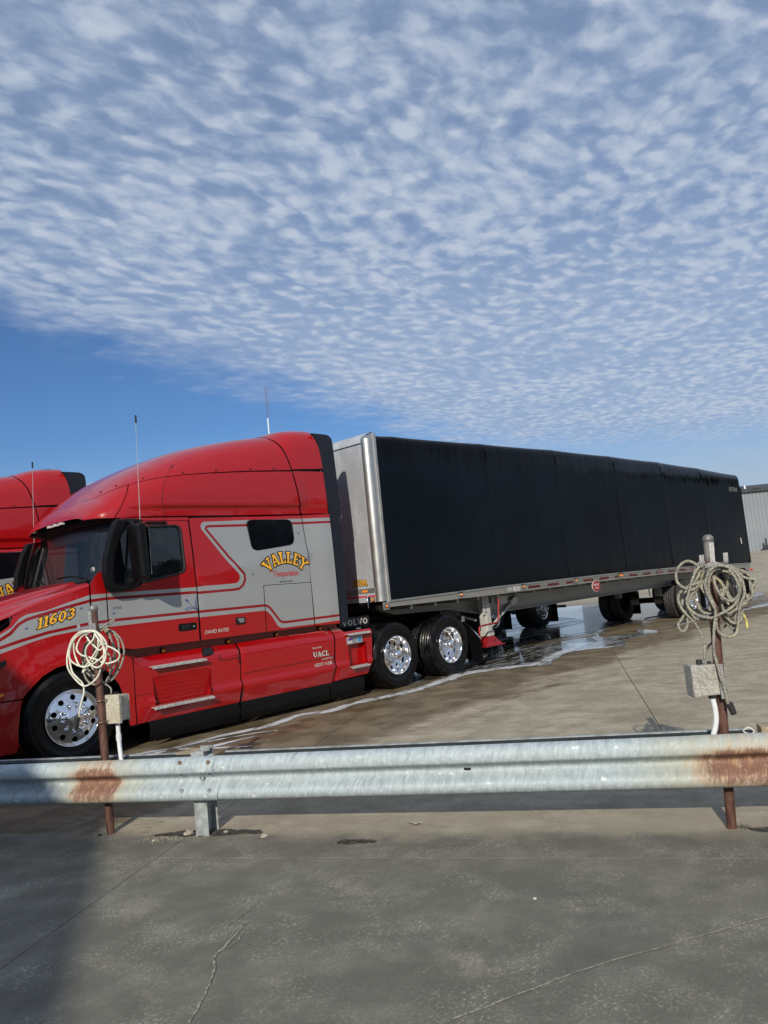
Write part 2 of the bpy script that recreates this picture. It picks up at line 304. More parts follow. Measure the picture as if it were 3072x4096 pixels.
    wetc = t.mix(t.smooth(t.noise(v, 2.2, 5, .6), .4, .65), c3(.10, .072, .038), c3(.20, .155, .095))
    col = t.mix(t.math('MULTIPLY', wet, .92), col, wetc)
    t.put(b.inputs['Base Color'], col)
    film = t.math('MULTIPLY', t.math('MULTIPLY', wet, t.smooth(wd, .9, 2.0)), t.smooth(t.noise(t.vec('MULTIPLY', v, (.5, 1, 1)), 1.4, 4, .6), .40, .58))
    r = t.new('ShaderNodeMix'); t.put(r.inputs[0], film); r.inputs[2].default_value = .82; r.inputs[3].default_value = .24
    t.put(b.inputs['Roughness'], r.outputs[0])
    h = t.math('ADD', t.math('MULTIPLY', fine, .6), t.math('ADD', t.math('MULTIPLY', broom, .5), t.math('MULTIPLY', grit, .35)))
    h = t.math('MULTIPLY', h, t.math('SUBTRACT', 1, t.math('MULTIPLY', film, .93)))
    t.put(b.inputs['Normal'], t.bump(h, .8, .008))
M['ground'] = mat('worn_concrete', (.2, .18, .15), .85, fn=groundfn)
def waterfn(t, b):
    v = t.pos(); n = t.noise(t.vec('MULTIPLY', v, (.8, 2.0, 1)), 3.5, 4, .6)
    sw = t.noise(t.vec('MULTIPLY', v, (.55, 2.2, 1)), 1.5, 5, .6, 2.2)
    k = t.math('MAXIMUM', t.math('MULTIPLY', t.smooth(sw, .50, .58), t.smooth(sw, .58, .68, 1, 0)), t.math('MULTIPLY', t.smooth(t.sep(v)[0], 12.5, 16), t.smooth(t.noise(t.vec('MULTIPLY', v, (.5, 1.5, 1)), 1.2, 4), .38, .6)))  # milky tone at the far end paints in the bright sky reflection
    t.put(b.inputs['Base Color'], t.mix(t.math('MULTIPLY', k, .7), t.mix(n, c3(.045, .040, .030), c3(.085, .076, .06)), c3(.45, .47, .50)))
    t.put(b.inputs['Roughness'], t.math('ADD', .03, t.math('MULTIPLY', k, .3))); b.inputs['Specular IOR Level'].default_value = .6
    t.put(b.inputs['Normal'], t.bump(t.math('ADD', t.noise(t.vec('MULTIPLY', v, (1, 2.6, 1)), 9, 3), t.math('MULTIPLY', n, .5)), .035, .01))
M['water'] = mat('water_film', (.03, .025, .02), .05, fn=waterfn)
def foamfn(t, b):
    v = t.pos(); n = t.noise(t.vec('MULTIPLY', v, (.9, 2.4, 1)), 3.2, 6, .68, .6)
    t.put(b.inputs['Base Color'], t.mix(t.smooth(n, .35, .6), c3(.40, .385, .35), c3(.70, .73, .77))); t.put(b.inputs['Roughness'], t.smooth(n, .35, .6, .15, .5))
    u = t.new('ShaderNodeUVMap').outputs[0]; e = t.sep(u)[1]
    d = t.math('SUBTRACT', 1, t.math('MULTIPLY', t.math('ABSOLUTE', t.math('SUBTRACT', e, .5)), 2))
    t.put(b.inputs['Alpha'], t.smooth(t.math('ADD', d, t.math('MULTIPLY', t.math('SUBTRACT', n, .5), 1.5)), .30, .66, 0, .93))
def soapglarefn(t, b):
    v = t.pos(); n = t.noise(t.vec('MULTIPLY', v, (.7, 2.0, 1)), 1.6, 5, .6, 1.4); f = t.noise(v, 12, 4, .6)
    t.put(b.inputs['Base Color'], t.mix(t.smooth(n, .36, .62), c3(.16, .155, .14), c3(.52, .56, .60))); t.put(b.inputs['Roughness'], t.smooth(f, .3, .7, .04, .16))  # pale tone: soap near the truck, painted sky reflection on the far sheet
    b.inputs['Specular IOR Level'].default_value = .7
M['soap_glare'] = mat('soapy_water_painted_glare', (.4, .45, .5), .1, fn=soapglarefn)
M['foam'] = mat('soapy_foam', (.6, .6, .62), .4, fn=foamfn)
def crackfn(t, b):
    v = t.pos(); n = t.noise(v, 40, 4, .7); t.put(b.inputs['Base Color'], t.mix(t.smooth(n, .4, .6), c3(.16, .155, .12), c3(.36, .35, .28)))
M['crack'] = mat('crack_sealant', (.3, .29, .24), .9, fn=crackfn)
# ---------------------------------------------------------------- mesh helpers
class MB:
    def __init__(s): s.v = []; s.f = []; s.mi = []; s.sm = []
    def add(s, vs, fs, mi=0, smooth=False):
        o = len(s.v); s.v += [tuple(p) for p in vs]
        for f in fs: s.f.append([i+o for i in f]); s.mi.append(mi); s.sm.append(smooth)
        return s
    def box(s, x0, x1, y0, y1, z0, z1, mi=0):
        return s.add([(x, y, z) for x in (x0, x1) for y in (y0, y1) for z in (z0, z1)], [(0, 1, 3, 2), (4, 6, 7, 5), (0, 4, 5, 1), (2, 3, 7, 6), (0, 2, 6, 4), (1, 5, 7, 3)], mi)
    def hexa(s, p, mi=0):   # 8 points: bottom 4, top 4
        return s.add(p, [(3, 2, 1, 0), (4, 5, 6, 7), (0, 1, 5, 4), (1, 2, 6, 5), (2, 3, 7, 6), (3, 0, 4, 7)], mi)
    def cyl(s, a, b, r, n=16, r2=None, mi=0, caps=True):
        a = Vector(a); b = Vector(b); r2 = r if r2 is None else r2; d = (b-a).normalized(); u = d.orthogonal().normalized(); w_ = d.cross(u)
        vs = []
        for c, rr in ((a, r), (b, r2)):
            vs += [c + (u*math.cos(2*PI*i/n) + w_*math.sin(2*PI*i/n))*rr for i in range(n)]
        s.add(vs, [(i, (i+1) % n, n+(i+1) % n, n+i) for i in range(n)], mi, True)
        if caps: s.add(vs[:n], [tuple(range(n))[::-1]], mi); s.add(vs[n:], [tuple(range(n))], mi)
        return s
    def tube(s, pts, r, n=8, closed=False, mi=0, sub=4, flat=1.):
        P_ = spline(pts, sub, closed) if sub > 1 else [Vector(p) for p in pts]
        N_ = len(P_); vs = []; u = None
        for i, p in enumerate(P_):
            d = (P_[(i+1) % N_] - P_[i-1]) if closed else (P_[min(i+1, N_-1)] - P_[max(i-1, 0)])
            d = d.normalized() if d.length > 1e-9 else Vector((0, 0, 1))
            u = d.orthogonal().normalized() if u is None else (u - d*u.dot(d)).normalized()
            q = d.cross(u); rr = r(i/(N_-1)) if callable(r) else r
            vs += [p + (u*math.cos(2*PI*k/n)*flat + q*math.sin(2*PI*k/n))*rr for k in range(n)]
        fs = [(i*n+k, i*n+(k+1) % n, ((i+1) % N_)*n+(k+1) % n, ((i+1) % N_)*n+k) for i in range(N_ if closed else N_-1) for k in range(n)]
        s.add(vs, fs, mi, True)
        if not closed: s.add(vs[:n], [tuple(range(n))[::-1]], mi); s.add(vs[-n:], [tuple(range(n))], mi)
        return s
    def lathe(s, prof, c=(0, 0, 0), n=48, mi=0, axis='y', closed=False):
        vs = []
        for r, h in prof:
            for i in range(n):
                a = 2*PI*i/n; p = (r*math.cos(a), h, r*math.sin(a)) if axis == 'y' else (r*math.cos(a), r*math.sin(a), h)
                vs.append((p[0]+c[0], p[1]+c[1], p[2]+c[2]))
        k = len(prof)
        fs = [(j*n+i, j*n+(i+1) % n, (j+1)*n+(i+1) % n, (j+1)*n+i) for j in range(k-1) for i in range(n)]
        return s.add(vs, fs, mi, True)
    def grid(s, rows, mi=0, smooth=True, flip=False):
        h = len(rows); w_ = len(rows[0]); vs = [p for r_ in rows for p in r_]
        fs = [(i*w_+j, i*w_+j+1, (i+1)*w_+j+1, (i+1)*w_+j) for i in range(h-1) for j in range(w_-1)]
        return s.add(vs, [f[::-1] for f in fs] if flip else fs, mi, smooth)
    def prism(s, poly, y0, y1, mi=0):   # polygon in xz extruded along y
        n = len(poly); vs = [(x, y0, z) for x, z in poly] + [(x, y1, z) for x, z in poly]
        return s.add(vs, [tuple(range(n)), tuple(range(2*n-1, n-1, -1))] + [(i, n+i, n+(i+1) % n, (i+1) % n) for i in range(n)], mi)
    def prismx(s, poly, x0, x1, mi=0):  # polygon in yz extruded along x
        n = len(poly); vs = [(x0, y, z) for y, z in poly] + [(x1, y, z) for y, z in poly]
        return s.add(vs, [tuple(range(n)), tuple(range(2*n-1, n-1, -1))] + [(i, n+i, n+(i+1) % n, (i+1) % n) for i in range(n)], mi)
    def build(s, name, mats, parent=None, bevel=0, kind=None, fix=True, label=None):
        me = bpy.data.meshes.new(name); me.from_pydata(s.v, [], s.f)
        if not isinstance(mats, (list, tuple)): mats = [mats]
        for m_ in mats: me.materials.append(m_)
        me.polygons.foreach_set('material_index', s.mi); me.polygons.foreach_set('use_smooth', s.sm)
        if fix:
            bm = bmesh.new(); bm.from_mesh(me); bmesh.ops.recalc_face_normals(bm, faces=bm.faces); bm.to_mesh(me); bm.free()
        me.validate(); me.update()
        o = bpy.data.objects.new(name, me); COL.objects.link(o)
        if parent: o.parent = parent
        if bevel:
            b = o.modifiers.new('bevel', 'BEVEL'); b.width = bevel; b.segments = 2; b.limit_method = 'ANGLE'; b.angle_limit = R(40)
        if kind: o['kind'] = kind
        if label: o['label'] = label
        return o
def spline(pts, sub=4, closed=False):
    P_ = [Vector(p) for p in pts]; n = len(P_); out = []
    for i in range(n if closed else n-1):
        if closed: a, b, c, d = P_[i-1], P_[i], P_[(i+1) % n], P_[(i+2) % n]
        else: a, b, c, d = P_[max(i-1, 0)], P_[i], P_[i+1], P_[min(i+2, n-1)]
        for k in range(sub):
            t = k/sub; out.append(.5*((2*b)+(c-a)*t+(2*a-5*b+4*c-d)*t*t+(3*b-a-3*c+d)*t*t*t))
    if not closed: out.append(P_[-1])
    return out
def lerp(a, b, t): return a+(b-a)*t
def tab(x, T):          # smooth-ish table lookup
    if x <= T[0][0]: return T[0][1]
    for (a, va), (b, vb) in zip(T, T[1:]):
        if x <= b: return lerp(va, vb, (x-a)/(b-a))
    return T[-1][1]
def stab(T, n=6):       # refine a table with a spline
    P_ = spline([(a, b, 0) for a, b in T], n); return [(p.x, p.y) for p in P_]
def thing(name, label, cat, loc=(0, 0, 0), group=None, rz=0):
    o = bpy.data.objects.new(name, None); COL.objects.link(o); o.location = loc; o.rotation_euler[2] = rz; o.empty_display_size = .2
    tag(o, label, cat, group); return o
def tag(o, label, cat, group=None):
    o['label'] = label; o['category'] = cat
    if group: o['group'] = group
    return o
def copy_tree(o, parent=None, skip=()):
    c = o.copy(); COL.objects.link(c); c.parent = parent
    for ch in list(o.children):
        if ch.name.split('.')[0] not in skip: copy_tree(ch, c, skip)
    return c
def inpoly(x, z, P_):
    r = False; j = len(P_)-1
    for i in range(len(P_)):
        xi, zi = P_[i][0], P_[i][1]; xj, zj = P_[j][0], P_[j][1]
        if (zi > z) != (zj > z) and x < (xj-xi)*(z-zi)/(zj-zi)+xi: r = not r
        j = i
    return r
def thicken(line, w_):
    L = [Vector((a, b)) for a, b in line]; A = []; B = []
    for i, p in enumerate(L):
        d = (L[min(i+1, len(L)-1)] - L[max(i-1, 0)]).normalized(); n = Vector((-d.y, d.x))
        A.append(tuple(p+n*w_/2)); B.append(tuple(p-n*w_/2))
    return A + B[::-1]
def rounded(poly, r, n=4):
    out = []; N_ = len(poly)
    for i in range(N_):
        p = Vector(poly[i]); a = Vector(poly[i-1])-p; b = Vector(poly[(i+1) % N_])-p; k = min(r, a.length*.45, b.length*.45)
        q0 = p+a.normalized()*k; q1 = p+b.normalized()*k
        for j in range(n+1):
            t = j/n; out.append(tuple((1-t)**2*q0+2*t*(1-t)*p+t*t*q1))
    return out
def panel(name, outline, Y, mats, parent, holes=(), paints=(), thick=.03, step=.09, label=None, mirror=False):
    """a skin panel: outline in xz laid on the surface y=Y(x,z), with its paint scheme cut into the mesh"""
    pts = []; edges = []
    def loop(L):
        o = len(pts); L = densify(L, step)
        pts.extend(Vector(p) for p in L); edges.extend((o+i, o+(i+1) % len(L)) for i in range(len(L)))
    def densify(L, st):
        out = []
        for i, p in enumerate(L):
            q = L[(i+1) % len(L)]; d = math.hypot(q[0]-p[0], q[1]-p[1]); k = max(1, int(d/st))
            out += [(lerp(p[0], q[0], j/k), lerp(p[1], q[1], j/k)) for j in range(k)]
        return out
    loop(outline)
    for h in holes: loop(h)
    for pl, _ in paints: loop(pl)
    xs = [p[0] for p in outline]; zs = [p[1] for p in outline]
    gx = min(xs)+step*.5
    while gx < max(xs):
        gz = min(zs)+step*.5
        while gz < max(zs):
            if inpoly(gx, gz, outline): pts.append(Vector((gx, gz)))
            gz += step
        gx += step
    V, E, F, *_ = delaunay_2d_cdt(pts, edges, [], 0, 1e-4)
    mb = MB(); keep = []; mis = []
    for f in F:
        cx = sum(V[i].x for i in f)/3; cz = sum(V[i].y for i in f)/3
        if not inpoly(cx, cz, outline) or any(inpoly(cx, cz, h) for h in holes): continue
        mi = 0
        for pl, k in paints:
            if inpoly(cx, cz, pl): mi = k
        keep.append(f); mis.append(mi)
    used = {}; vs = []
    for f in keep:
        for i in f:
            if i not in used: used[i] = len(vs); y = Y(V[i].x, V[i].y); vs.append((V[i].x, 2.5-y if mirror else y, V[i].y))
    fs = [tuple(used[i] for i in f) for f in keep]
    # orient outwards (towards -y)
    out = []
    for f in fs:
        a, b, c = (vs[i] for i in f); cr = (b[0]-a[0])*(c[2]-a[2])-(b[2]-a[2])*(c[0]-a[0])
        want = cr > 0
        out.append(f if want != mirror else f[::-1])
    cnt = {}
    for f in out:
        for i in range(3): cnt[(f[i], f[(i+1) % 3])] = 1
    for f, k in zip(out, mis): mb.f.append(list(f)); mb.mi.append(k); mb.sm.append(True)
    mb.v = list(vs); sg = -1 if mirror else 1; n0 = len(vs)
    if thick:
        rim = {}
        for (a, b) in cnt:
            if (b, a) not in cnt:
                q = []
                for i in (a, b):     # separate verts: keeps the panel edge crisp
                    q.append(len(mb.v)); mb.v.append(vs[i]); q.append(len(mb.v)); mb.v.append((vs[i][0], vs[i][1]+thick*sg, vs[i][2]))
                mb.f.append([q[0], q[1], q[3], q[2]]); mb.mi.append(len(mats)); mb.sm.append(False)
    return mb.build(name, list(mats)+[M['ink']], parent, fix=False, label=label)
# ---------------------------------------------------------------- lettering
def seg(mb, a, b, w_, place, lift, ext=0., mi=0, wb=None):
    a = Vector(a); b = Vector(b); d = (b-a).normalized(); n = Vector((-d.y, d.x)); wb = w_ if wb is None else wb
    a = a-d*ext; b = b+d*ext; k = max(1, int((b-a).length/.12))
    rows = []
    for i in range(k+1):
        t = i/k; p = a.lerp(b, t); ww = lerp(w_, wb, t)/2
        rows.append([place(*(p+n*ww), lift), place(*(p-n*ww), lift)])
    mb.grid(rows, mi, False)
GL = {   # slab-serif glyph strokes in a 0..w x 0..1 cell: (x0,y0,x1,y1,width)
 'V': (.86, [(.15, .93, .45, .05, .20), (.75, .93, .47, .05, .13), (.0, .94, .34, .94, .12), (.56, .94, .9, .94, .12)]),
 'A': (.86, [(.40, .96, .14, .05, .12), (.44, .96, .74, .05, .20), (.22, .32, .62, .32, .10), (.0, .06, .3, .06, .12), (.54, .06, .9, .06, .12)]),
 'L': (.72, [(.22, .96, .22, .04, .20), (.04, .94, .42, .94, .12), (.04, .06, .68, .06, .13), (.64, .04, .64, .30, .11)]),
 'E': (.74, [(.22, .96, .22, .04, .20), (.04, .94, .68, .94, .12), (.04, .06, .70, .06, .12), (.25, .51, .52, .51, .11), (.64, .97, .64, .72, .10), (.66, .03, .66, .30, .10)]),
 'Y': (.86, [(.16, .93, .44, .48, .19), (.74, .93, .45, .48, .13), (.44, .52, .44, .05, .20), (.0, .94, .34, .94, .12), (.56, .94, .9, .94, .12), (.27, .06, .62, .06, .12)]),
 'M': (1.0, [(.16, .0, .16, 1, .2), (.84, 0, .84, 1, .2), (.16, .95, .5, .25, .2), (.84, .95, .5, .25, .2)]),
 'C': (.8, [(.72, .88, .4, .92, .18), (.4, .92, .16, .7, .18), (.16, .72, .16, .28, .2), (.16, .3, .4, .08, .18), (.4, .08, .72, .14, .18)]),
 'O': (.9, [(.45, .94, .17, .72, .17), (.17, .74, .17, .26, .2), (.17, .28, .45, .06, .17), (.45, .06, .73, .28, .17), (.73, .26, .73, .74, .2), (.73, .72, .45, .94, .17)]),
 'U': (.86, [(.18, .96, .18, .30, .19), (.18, .34, .42, .07, .16), (.42, .07, .70, .34, .14), (.70, .30, .70, .96, .13), (.0, .95, .36, .95, .11), (.54, .95, .86, .95, .11)]),
 '1': (.46, [(.26, .98, .26, .04, .20), (.04, .78, .26, .94, .13), (.04, .05, .48, .05, .12)]),
 '6': (.76, [(.62, .90, .40, .95, .15), (.40, .95, .15, .62, .17), (.15, .66, .15, .24, .20), (.15, .28, .38, .06, .16), (.38, .06, .62, .26, .16), (.62, .22, .62, .40, .20), (.62, .38, .40, .56, .15), (.40, .56, .18, .40, .13)]),
 '0': (.78, [(.39, .96, .15, .70, .15), (.15, .74, .15, .26, .20), (.15, .30, .39, .05, .15), (.39, .05, .63, .30, .15), (.63, .26, .63, .74, .20), (.63, .70, .39, .96, .15)]),
 '3': (.74, [(.12, .80, .32, .95, .15), (.32, .95, .58, .80, .16), (.58, .84, .56, .62, .18), (.58, .66, .34, .53, .14), (.34, .53, .62, .38, .14), (.60, .42, .60, .22, .20), (.60, .26, .34, .06, .16), (.34, .06, .10, .22, .15)]),
 '5': (.74, [(.18, .93, .64, .93, .16), (.18, .96, .16, .52, .15), (.16, .56, .42, .60, .14), (.42, .60, .62, .40, .16), (.61, .44, .61, .24, .20), (.61, .28, .36, .06, .16), (.36, .06, .08, .18, .15)]),
 '9': (.76, [(.12, .10, .36, .05, .15), (.36, .05, .61, .36, .17), (.61, .32, .61, .76, .20), (.61, .72, .38, .95, .16), (.38, .95, .15, .74, .16), (.15, .78, .15, .60, .20), (.15, .62, .36, .44, .15), (.36, .44, .58, .58, .13)]),
 'S': (.7, [(.6, .8, .36, .94, .15), (.36, .94, .12, .76, .16), (.12, .76, .34, .54, .16), (.34, .54, .6, .28, .18), (.6, .28, .36, .06, .16), (.36, .06, .08, .2, .15)]),
}
def word(text, place, outline=.0, gap=.04, warp=None, lift=.003):
    """returns (outline MB, fill MB) for a word of slab glyphs; place(u,v,lift) -> xyz, u,v in cap heights"""
    tot = sum(GL[c][0]+gap for c in text)-gap; fo = MB(); ff = MB(); x = 0; k = 0
    for c in text:
        w_, st = GL[c]
        for (x0, y0, x1, y1, t) in st:
            def pl(u, v, l): return place((u)/tot, v, l)
            # keep the warp correct by subdividing
            a = (x+x0, y0); b = (x+x1, y1)
            if outline: seg(fo, a, b, t+2*outline, pl, lift*.4+k*.00006, ext=outline)
            seg(ff, a, b, t, pl, lift+k*.00006); k += 1
        x += w_+gap
    return fo, ff
def textmesh(body, size=1., shear=0., bold=0., spacing=1.):
    cu = bpy.data.curves.new('lettering', 'FONT'); cu.body = body; cu.size = size; cu.shear = shear; cu.offset = bold; cu.space_character = spacing; cu.resolution_u = 3
    o = bpy.data.objects.new('lettering', cu); COL.objects.link(o); dg = bpy.context.evaluated_depsgraph_get()
    me = bpy.data.meshes.new_from_object(o.evaluated_get(dg)); vs = [(v.co.x, v.co.y) for v in me.vertices]; fs = [tuple(p.vertices) for p in me.polygons]
    bpy.data.objects.remove(o); bpy.data.curves.remove(cu); bpy.data.meshes.remove(me)
    x0 = min(v[0] for v in vs); x1 = max(v[0] for v in vs); y0 = min(v[1] for v in vs); y1 = max(v[1] for v in vs)
    return [((a-x0)/(x1-x0), (b-y0)/(y1-y0)) for a, b in vs], fs
def text_on(name, body, x0, z0, w_, h, Y, m_, parent, shear=0., bold=0., slope=0., lift=.005, spacing=1.):
    vs, fs = textmesh(body, 1., shear, bold, spacing); mb = MB()
    out = []
    for u, v in vs:
        x = x0+u*w_; z = z0+v*h+slope*u; out.append((x, Y(x, z)-lift, z))
    mb.add(out, fs); return mb.build(name, m_, parent)
SILVER = [(4.015, 2.688), (2.505, 2.661), (1.844, 2.64), (1.803, 2.62), (1.786, 2.586), (1.793, 2.547), (2.129, 2.123), (2.292, 1.941), (2.302, 1.885), (2.273, 1.839), (2.224, 1.822), (1.643, 1.818), (1.631, 1.812), (0.455, 1.819), (0.263, 1.817), (0.068, 1.765), (-0.199, 1.689), (-0.402, 1.665), (-0.478, 1.632), (-0.567, 1.54), (-0.701, 1.466), (-0.99, 1.393), (-0.998, 1.192), (-0.709, 1.279), (-0.342, 1.377), (-0.149, 1.412), (0.117, 1.435), (0.325, 1.44), (0.583, 1.44), (1.601, 1.447), (1.642, 1.435), (2.65, 1.428), (2.699, 1.415), (2.764, 1.353), (2.861, 1.204), (2.9, 1.176), (2.972, 1.168), (3.505, 1.163), (3.984, 1.171)]
RED_UP = [(4.007, 2.621), (3.248, 2.61), (2.498, 2.591), (1.902, 2.582), (1.865, 2.57), (1.858, 2.546), (2.171, 2.169), (2.378, 1.937), (2.381, 1.864), (2.345, 1.795), (2.274, 1.749), (2.188, 1.742), (1.637, 1.74), (1.626, 1.749), (0.451, 1.761), (0.259, 1.749), (0.066, 1.715), (-0.201, 1.657), (-0.405, 1.612), (-0.493, 1.57), (-0.582, 1.48), (-0.704, 1.413), (-0.993, 1.322)]
RED_LOW = [(-0.995, 1.263), (-0.707, 1.34), (-0.465, 1.398), (-0.212, 1.449), (0.052, 1.479), (0.258, 1.501), (0.588, 1.509), (1.606, 1.506), (1.631, 1.504), (2.656, 1.497), (2.706, 1.488), (2.753, 1.454), (2.899, 1.271), (2.939, 1.246), (3.001, 1.24), (3.503, 1.241), (3.992, 1.243)]
DOOR_WIN = [(0.586, 1.94), (0.771, 2.424), (0.807, 2.559), (1.035, 2.586), (1.42, 2.597), (1.47, 2.581), (1.492, 2.536), (1.503, 2.09), (1.491, 2.03), (1.441, 2.003), (0.917, 1.917), (0.763, 1.898)]
SLEEP_WIN = [(2.501, 2.62), (2.534, 2.656), (2.585, 2.664), (3.2, 2.667), (3.256, 2.646), (3.273, 2.598), (3.291, 2.4), (3.273, 2.331), (3.226, 2.302), (2.644, 2.237), (2.575, 2.251), (2.54, 2.301)]
CAB_LIGHTS = [(1.19, 1.083), (2.127, 1.081), (2.916, 1.082), (3.709, 1.085)]
HANDLE = [(1.35, 1.383), (1.595, 1.38), (1.587, 1.292), (1.343, 1.293)]
SIDE_LAMP = [(2.179, 1.379), (2.323, 1.375), (2.314, 1.288), (2.175, 1.294)]
FSEAM = [(2.287, 0.609), (3.823, 0.628), (2.196, 0.446), (3.831, 0.498)]
CREASE = [(2.128, 2.108), (2.739, 2.18), (3.387, 2.259), (3.707, 2.276)]
TXT_VALLEY = [(2.687, 2.026), (2.836, 1.923), (3.084, 2.184), (3.446, 2.033), (3.329, 1.939)]
TXT_TRANS = [(2.82, 1.962), (3.301, 1.92), (2.873, 1.876), (3.293, 1.852), (2.836, 1.821)]
TXT_ASH = [(2.947, 1.784), (3.175, 1.781), (2.949, 1.805)]
TXT_DB = [(1.703, 1.219), (2.067, 1.217), (1.71, 1.263), (2.066, 1.261)]
TXT_OP = [(3.416, 0.814), (3.597, 0.815)]
TXT_UACL = [(3.43, 0.698), (3.733, 0.695), (3.434, 0.773), (3.734, 0.764)]
TXT_LOG = [(3.577, 0.644), (3.796, 0.641)]
TXT_DOT = [(3.433, 0.566), (3.759, 0.565), (3.438, 0.613), (3.76, 0.608)]
TXT_NUM = [(-0.324, 1.489), (0.077, 1.565), (-0.267, 1.618), (0.063, 1.672)]
TXT_VNL = [(0.515, 1.633), (0.64, 1.631), (0.517, 1.663), (0.627, 1.657)]
STARS = [(-0.424, 1.517), (0.161, 1.677), (0.53, 1.587), (2.508, 1.925), (3.387, 2.467)]
FLORAL = [(1.465, 1.675), (1.488, 1.643), (1.623, 1.52)]
BOWS = [(5.592, 4.058), (8.035, 4.115)]
F_NUM = [(0.624, 1.632), (0.278, 1.632), (0.61, 1.738), (0.284, 1.738)]
F_RED = [(0.788, 1.472), (0.094, 1.455)]
F_AMB = [(0.403, 1.565), (0.283, 1.523)]
F_LAMP = [(0.177, 1.41)]
F_BOT = [(0.779, 1.374), (0.092, 1.366)]
F_TOP = [(0.099, 3.925), (0.758, 3.923), (0.037, 3.981), (0.745, 4.016)]
F_LID = [(0.78, 1.589), (0.103, 1.583), (0.105, 1.522)]
F_SHAD = [(0.496, 3.479)]
WHITE_0 = [(-0.148, 0.858), (-0.118, 0.948), (-0.095, 1.033), (-0.105, 1.097), (-0.133, 1.139), (-0.171, 1.182), (-0.199, 1.23), (-0.204, 1.3), (-0.185, 1.369), (-0.14, 1.436), (-0.069, 1.471), (0.013, 1.479), (0.079, 1.448), (0.115, 1.394), (0.115, 1.336), (0.081, 1.281), (0.01, 1.24), (-0.066, 1.222), (-0.133, 1.232), (-0.185, 1.276), (-0.196, 1.329), (-0.17, 1.403), (-0.119, 1.451), (-0.048, 1.475), (0.026, 1.47), (0.076, 1.414), (0.099, 1.349), (0.101, 1.28), (0.062, 1.208), (0.031, 1.146), (-0.012, 1.103), (-0.075, 1.081), (-0.128, 1.098), (-0.18, 1.153), (-0.21, 1.219), (-0.22, 1.29), (-0.207, 1.37), (-0.161, 1.437), (-0.083, 1.478), (-0.014, 1.481)]
WHITE_1 = [(-0.047, 1.459), (-0.059, 1.44), (-0.031, 1.397), (0.008, 1.371), (0.06, 1.333), (0.104, 1.382), (0.116, 1.36), (0.187, 1.329), (0.218, 1.293), (0.195, 1.254), (0.147, 1.235), (0.094, 1.235), (0.028, 1.26), (-0.052, 1.288), (-0.105, 1.309), (-0.14, 1.352), (-0.137, 1.399), (-0.096, 1.443), (-0.047, 1.462)]
WHITE_2 = [(0.029, 1.456), (0.016, 1.413), (-0.028, 1.37), (-0.052, 1.314), (-0.035, 1.255), (0.016, 1.215), (0.07, 1.214), (0.106, 1.258), (0.111, 1.326), (0.083, 1.397), (0.052, 1.44), (0.033, 1.464)]
WHITE_3 = [(0.035, 1.432), (0.039, 1.385), (0.021, 1.328), (-0.016, 1.273), (-0.061, 1.223), (-0.105, 1.182), (-0.118, 1.186), (-0.095, 1.22), (-0.03, 1.273), (0.022, 1.339), (0.053, 1.384)]
WHITE_4 = [(-0.157, 1.401), (-0.169, 1.332), (-0.152, 1.272), (-0.114, 1.229), (-0.067, 1.215)]
BRAID_0 = [(0.001, 1.485), (0.088, 1.455), (0.139, 1.392), (0.157, 1.309), (0.144, 1.222), (0.101, 1.149), (0.036, 1.095), (-0.027, 1.084), (-0.101, 1.114), (-0.167, 1.166), (-0.198, 1.227), (-0.208, 1.287), (-0.16, 1.379), (-0.092, 1.445), (-0.006, 1.486)]
BRAID_1 = [(-0.007, 1.478), (0.053, 1.45), (0.097, 1.382), (0.111, 1.298), (0.095, 1.211), (0.052, 1.138), (-0.007, 1.088), (-0.076, 1.087), (-0.142, 1.132), (-0.193, 1.212), (-0.201, 1.296), (-0.16, 1.389), (-0.078, 1.454), (-0.014, 1.482)]
BRAID_2 = [(0.011, 1.474), (0.053, 1.435), (0.082, 1.362), (0.09, 1.285), (0.071, 1.199), (0.032, 1.131), (0.008, 1.092)]
BRAID_3 = [(-0.015, 1.469), (0.036, 1.409), (0.059, 1.336), (0.039, 1.255), (-0.006, 1.199), (-0.05, 1.166)]
BRAID_4 = [(-0.179, 1.275), (-0.195, 1.199), (-0.182, 1.134), (-0.136, 1.09), (-0.068, 1.071), (-0.006, 1.082), (0.04, 1.144), (0.055, 1.213), (0.049, 1.272), (0.004, 1.322)]
BRAID_5 = [(-0.122, 1.184), (-0.09, 1.147), (-0.037, 1.115), (0.015, 1.074), (0.05, 1.04), (0.061, 1.002)]
BRAID_6 = [(0.016, 1.482), (0.059, 1.502), (0.102, 1.528), (0.144, 1.544), (0.151, 1.537), (0.135, 1.52), (0.079, 1.492), (0.029, 1.472), (-0.018, 1.474)]
BRAID_7 = [(-0.127, 1.447), (-0.145, 1.4), (-0.163, 1.342), (-0.153, 1.27), (-0.116, 1.208), (-0.092, 1.148)]
RCOIL_0 = [(4.18, 0.979), (4.189, 1.041), (4.189, 1.107), (4.169, 1.175), (4.136, 1.232), (4.102, 1.277), (4.082, 1.328), (4.086, 1.376), (4.119, 1.41), (4.167, 1.43), (4.215, 1.444), (4.231, 1.479), (4.246, 1.514)]
RCOIL_1 = [(4.249, 1.544), (4.225, 1.534), (4.183, 1.566), (4.144, 1.573), (4.106, 1.546), (4.086, 1.505), (4.086, 1.456), (4.108, 1.427), (4.145, 1.402), (4.186, 1.41), (4.219, 1.444)]
